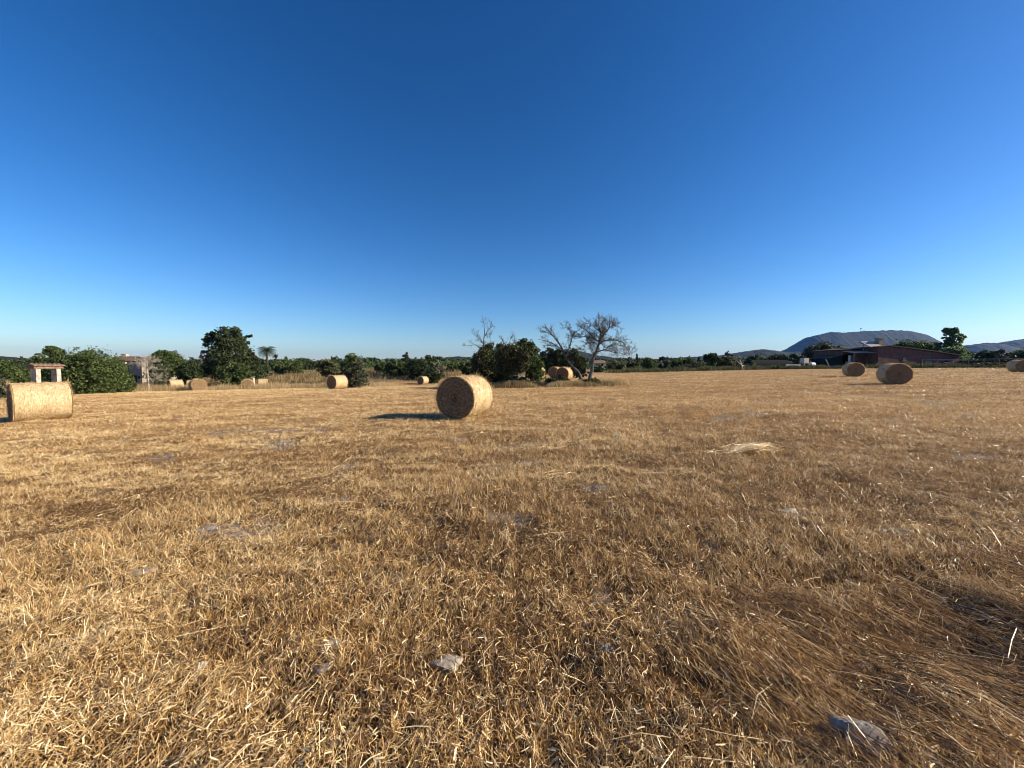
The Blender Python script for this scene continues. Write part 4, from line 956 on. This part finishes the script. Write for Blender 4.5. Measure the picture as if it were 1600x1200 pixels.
# pink farmhouse
def farmhouse():
    Y = 76; P = lambda px, py: wpt(px, py, Y)
    g0 = gpt(1420, Y)
    t = thing('farm_house', 'long pink farmhouse with low pitched roof below the flat topped hill', 'house', tuple(g0), 0)
    L = lambda px, py: (P(px, py).x - g0.x, P(px, py).z - g0.z)
    prof = [(L(1372, 577)[0], -0.6), (L(1499, 577)[0], -0.6), L(1499, 556.5), L(1455, 549.5), L(1420, 545), L(1388, 541.5), L(1372, 543)]
    MB().prism(prof, 0, 11).obj('wall', M['pink'], t)
    mb = MB(); edge = [L(1366, 543), L(1388, 541), L(1420, 544.5), L(1455, 549), L(1503, 556.5)]
    poly = [(x, z + 0.02) for x, z in edge] + [(x, z + 0.20) for x, z in edge[::-1]]
    mb.prism(poly, -0.35, 11.35); rf = mb.obj('roof', M['oldroof'], t)
    # solar water heater and chimney on the roof ridge
    x, z = L(1392, 529); x1, z1 = L(1392, 541)
    ch = MB().box(x1 - .45, x1 + .45, 2, 2.9, z1 - .4, z + 0.1); ch.box(x1 - .6, x1 + .6, 1.85, 3.05, z + .103, z + .25); ch.obj('chimney', M['rubble'], rf)
    x, z = L(1378, 534); hb = MB().tube([(x - 1.5, 3, z), (x + 1.5, 3, z)], [0.27, 0.27], 12)
    hb.add([(x - 1.3, 1.0, z - 1.0), (x + 1.3, 1.0, z - 1.0), (x + 1.3, 2.7, z - .15), (x - 1.3, 2.7, z - .15), (x - 1.3, 1.0, z - .9), (x + 1.3, 1.0, z - .9), (x + 1.3, 2.7, z - .05), (x - 1.3, 2.7, z - .05)],
           [(0, 3, 2, 1), (4, 5, 6, 7), (0, 1, 5, 4), (1, 2, 6, 5), (2, 3, 7, 6), (3, 0, 4, 7)])
    hb.box(x - 1.2, x - 1.1, 2.6, 2.8, z - 1.6, z - .2); hb.box(x + 1.1, x + 1.2, 2.6, 2.8, z - 1.6, z - .2); hb.obj('solar_water_heater', M['metal'], rf)
    # porch wing on the left
    a = L(1335, 577)[0]; b_ = L(1372, 577)[0] - 0.003; zt = L(1335, 549)[1]
    mb = MB(); mb.box(a, b_, 3, 10.5, -0.6, zt + 0.3); mb.obj('porch_wall', M['pink'], t)
    mb = MB(); zr = L(1335, 544)[1]
    mb.add([(a - .4, 2.7, zt + .35), (b_, 2.7, zt + .75), (b_, 10.9, zt + .75), (a - .4, 10.9, zt + .35), (a - .4, 2.7, zt + .5), (b_, 2.7, zt + .9), (b_, 10.9, zt + .9), (a - .4, 10.9, zt + .5)],
           [(0, 3, 2, 1), (4, 5, 6, 7), (0, 1, 5, 4), (1, 2, 6, 5), (2, 3, 7, 6), (3, 0, 4, 7)]); mb.obj('porch_roof', M['oldroof'], t)
    aw = MB(); n = 26; st = (b_ - 0.1 - a) / n
    for k in range(n):
        x0 = a + k * st; aw.add([(x0, 0.2, zt - .35), (x0 + st * .5, 0.2, zt - .27), (x0 + st * .5, 2.95, zt + .18), (x0, 2.95, zt + .10)], [(0, 1, 2, 3)])
        aw.add([(x0 + st * .5, 0.2, zt - .27), (x0 + st, 0.2, zt - .35), (x0 + st, 2.95, zt + .10), (x0 + st * .5, 2.95, zt + .18)], [(0, 1, 2, 3)])
    aw.obj('awning', M['metal'], t)
    for f in (0.02, 0.98):
        x0 = a + f * (b_ - 0.2 - a); MB().box(x0 - .1, x0 + .1, 0.2, 0.4, -0.3, zt - .38).obj('porch_post', M['pink'], t)
    def opening(nme, px0, px1, y0, y1, mt, yy=-0.06, frame=True):
        xa, za = L(px0, y1); xb, zb = L(px1, y0); w = MB().box(xa, xb, yy, yy + 0.055, za, zb).obj(nme, M[mt], t)
        if frame and nme == 'window': MB().box(xa - .1, xb + .1, yy - .06, yy + .056, za - .13, za - .003).obj('sill', M['stone'], w)
    opening('window', 1410, 1415.5, 558.5, 563.5, 'glass'); opening('window', 1445, 1456, 561.5, 572, 'greenpaint'); opening('door', 1437.5, 1443.5, 563, 575.5, 'darkhole')
    opening('window', 1476, 1481, 561, 566, 'glass'); opening('door', 1352, 1361, 564, 576.5, 'darkhole', 2.94); opening('window', 1341, 1347, 565, 571, 'glass', 2.94)
    return t
farmhouse()
# lean-to shed with blue door left of the farmhouse
p = gpt(1322, 79); t = thing('garden_shed', 'low dark shed with pale wall panels and a blue door left of the farmhouse', 'shed', tuple(p), 0)
Lx = lambda px: (px - 1322) / F * 79
zt = wpt(1322, 553, 79).z - p.z; zl = wpt(1300, 560, 79).z - p.z
MB().prism([(Lx(1296), -.4), (Lx(1334), -.4), (Lx(1334), zt), (Lx(1322), zt), (Lx(1296), zl)], 0, 5).obj('wall', M['shadecloth'], t)
MB().prism([(Lx(1294), zl + .03), (Lx(1322), zt + .03), (Lx(1335), zt + .03), (Lx(1335), zt + .15), (Lx(1322), zt + .15), (Lx(1294), zl + .15)], -.3, 5.3).obj('roof', M['oldroof'], t)
MB().box(Lx(1324), Lx(1327.5), -.06, -.003, 0.7, zt - .3).obj('wall_panel', M['white'], t); MB().box(Lx(1331.3), Lx(1333.8), -.06, -.003, 0.7, zt - .3).obj('wall_panel', M['white'], t)
d = MB().box(Lx(1328), Lx(1331), -.07, -.003, 0.0, zt - .25).obj('door', M['blue'], t); MB().box(Lx(1330.2), Lx(1330.5), -.12, -.073, 1.0, 1.1).obj('handle', M['metal'], d)
# dark covered shelter
p = gpt(1215, 84); t = thing('covered_shelter', 'long dark tarpaulin covered shelter left of the white tank', 'shelter', tuple(p), 0.0)
Lx = lambda px: (px - 1215) / F * 84; zt = wpt(1215, 562, 84).z - p.z
mb = MB(); prof = [(0, -.1)] + [(2.4 - 2.4 * math.cos(a), zt * math.sin(a) ** 0.7) for a in np.linspace(0.08, math.pi - 0.08, 12)] + [(4.8, -.1)]
n = len(prof); vs = []
for x in (Lx(1180), Lx(1235), Lx(1244), Lx(1249)):
    s = 1.0 if x < Lx(1240) else (0.86 if x < Lx(1246) else 0.55)
    vs += [(x, a, b * s) for a, b in prof]
fs = [tuple(range(n)), tuple(range(4 * n - 1, 3 * n - 1, -1))] + [(k * n + i + 1, k * n + i, (k + 1) * n + i, (k + 1) * n + i + 1) for k in range(3) for i in range(n - 1)]
mb.add(vs, fs).obj('cover', M['shadecloth'], t)
MB().box(Lx(1182), Lx(1183), -.12, 5.0, -.1, .25).obj('edge_board', M['wood'], t)
# tanks
def tank(px, Y, w, y0, y1, label, round_=False):
    p = gpt(px, Y); z1 = wpt(px, y0, Y).z - p.z; z0 = wpt(px, y1, Y).z - p.z; W = w / F * Y * (0.9 if round_ else 0.60)
    t = thing('water_tank', label, 'water tank', tuple(p), 0.1)
    if round_:
        r = W / 2; MB().tube([(-r, 0, z0 + r), (-r * .9, 0, z0 + r), (r * .9, 0, z0 + r), (r, 0, z0 + r)], [r * .8, r, r, r * .8], 18).obj('tank', M['white'], t)
        f = MB(); f.box(-r * .7, -r * .5, -r * .6, r * .6, -0.2, z0 + r * .4); f.box(r * .5, r * .7, -r * .6, r * .6, -0.2, z0 + r * .4); f.obj('stand', M['metal'], t)
    else:
        MB().box(-W / 2, W / 2, -W / 2, W / 2, z0, z1).obj('tank', M['cream'], t)
        MB().tube([(0, 0, z1), (0, 0, z1 + .12)], [.2, .2], 12).obj('cap', M['shadecloth'], t)
        f = MB()
        for sx in (-1, 1):
            for sy in (-1, 1): f.box(sx * W / 2 - .06, sx * W / 2 + .06, sy * W / 2 - .06, sy * W / 2 + .06, -.2, z0 - .003)
        f.box(-W / 2 - .06, W / 2 + .06, -W / 2 - .06, W / 2 + .06, z0 - .12 - .06, z0 - .005); f.obj('stand', M['metal'], t)
tank(1256, 78, 13.5, 559.5, 566.5, 'square white water tank on a stand at the far field edge')
tank(1268.5, 77, 8, 566, 573.5, 'round white tank just right of the square tank', True)
# blue trough
p = gpt(1302, 76); t = thing('water_trough', 'low blue trough left of the farmhouse porch', 'trough', tuple(p), 0.05)
mb = MB(); a, b_, h_ = 0.75, .35, .55
mb.box(-a, a, -b_, -b_ + .06, -.05, h_); mb.box(-a, a, b_ - .06, b_, -.05, h_); mb.box(-a, -a + .06, -b_ + .061, b_ - .061, -.05, h_); mb.box(a - .06, a, -b_ + .061, b_ - .061, -.05, h_); mb.box(-a + .061, a - .061, -b_ + .061, b_ - .061, -.05, .1)
mb.obj('basin', M['blue'], t); MB().box(-a - .05, a + .05, -b_ - .05, -b_ - .003, h_ - .08, h_).obj('rim', M['blue'], t)
# leaning pale post
p = gpt(1295, 74); t = thing('leaning_post', 'pale timber post leaning beside the blue trough', 'post', tuple(p), 0)
MB().tube([(0.3, 0, -.2), (-.2, 0, .9), (-.75, 0, 1.9)], [.09, .08, .06], 7).obj('post', M['palebark'], t); MB().tube([(.1, 0, .1), (-.7, .1, -.02)], [.05, .04], 6).obj('fallen_limb', M['palebark'], t)
# small light machine parts heap
p = gpt(1239, 77); t = thing('trailer', 'small grey two wheeled trailer beside the white tank', 'trailer', tuple(p), 0.1)
MB().box(-1.1, 1.1, -.6, .6, .55, .62).box(-1.1, 1.1, -.6, -.55, .622, .95).box(-1.1, 1.1, .55, .6, .622, .95).obj('bed', M['metal'], t)
for s in (-1, 1): MB().tube([(0, s * .72, .35), (0, s * .62, .35)], [.35, .35], 16).obj('wheel', M['shadecloth'], t)
MB().tube([(-1.1, 0, .58), (-2.1, 0, .35)], [.05, .05], 6).obj('drawbar', M['metal'], t)

# fence along the right edge
def fence():
    pts = [(1440, 70.5), (1464, 69), (1488, 68), (1512, 66.5), (1536, 65), (1560, 64), (1584, 62.5), (1608, 61), (1632, 60)]
    g0 = gpt(pts[0][0], pts[0][1]); t = thing('wire_fence', 'thin wire fence with grey posts along the right field edge', 'fence', tuple(g0), 0)
    tops = []
    for px, Y in pts:
        q = gpt(px, Y) - g0; MB().tube([(q.x, q.y, q.z - .3), (q.x, q.y, q.z + 1.55)], [.05, .045], 6).obj('post', M['wood'], t); tops.append(q)
    for hz in (0.4, 0.85, 1.3, 1.5):
        MB().tube([q + Vector((0, 0, hz)) for q in tops], [.012 if hz < 1.5 else .03] * len(tops), 4).obj('wire' if hz < 1.5 else 'top_rail', M['metal'], t)
fence()
def pole(px, Y, ytop, label, r=0.11, arm=True):
    p = gpt(px, Y); h = wpt(px, ytop, Y).z - p.z; t = thing('utility_pole', label, 'pole', tuple(p), 0)
    MB().tube([(0, 0, -.3), (0, 0, h)], [r * 1.3, r], 9).obj('shaft', M['greybark'], t)
    if arm: MB().box(-.1, .9, -.06, .06, h - .5, h - .36).obj('crossarm', M['metal'], t)
pole(315.5, 72, 550, 'pale concrete pole at the left side of the big pine', 0.13)
pole(565, 64, 554, 'thin grey pole behind the round green shrub', 0.06, False)
pole(665.5, 90, 556, 'thin pole left of the small upright tree', 0.05, False)
for k, px in enumerate((1040, 1152 - 60, 1212)):
    pass
# bleached posts below the cypress row
for k, (px, yt) in enumerate([(881.5, 573.5), (890.5, 574.5)]):
    p = gpt(px, 50); h = wpt(px, yt, 50).z - p.z
    t = thing('white_post', ['left white post below the cypress row', 'right white post below the cypress row'][k], 'post', tuple(p), 0, 'white posts below the cypresses')
    MB().box(-.09, .09, -.09, .09, -.2, h).obj('shaft', M['white'], t); MB().box(-.12, .12, -.12, .12, h + .003, h + .06).obj('cap', M['white'], t)

# ------------------------------------------------------------------ air
def haze():
    m, t = new_mat('haze_air'); v = N(t, 'ShaderNodeVolumePrincipled')
    v.inputs['Color'].default_value = (0.17, 0.42, 1.0, 1); v.inputs['Density'].default_value = 0.00005; v.inputs['Anisotropy'].default_value = 0.2
    o = t.nodes.new('ShaderNodeOutputMaterial'); t.links.new(v.outputs[0], o.inputs['Volume'])
    ob = MB().box(-9500, 9500, -9500, 9500, -12, 330).obj('haze', m); ob['kind'] = 'stuff'; ob['label'] = 'thin blue summer haze over the land'
haze()
print('objects', len(bpy.data.objects))
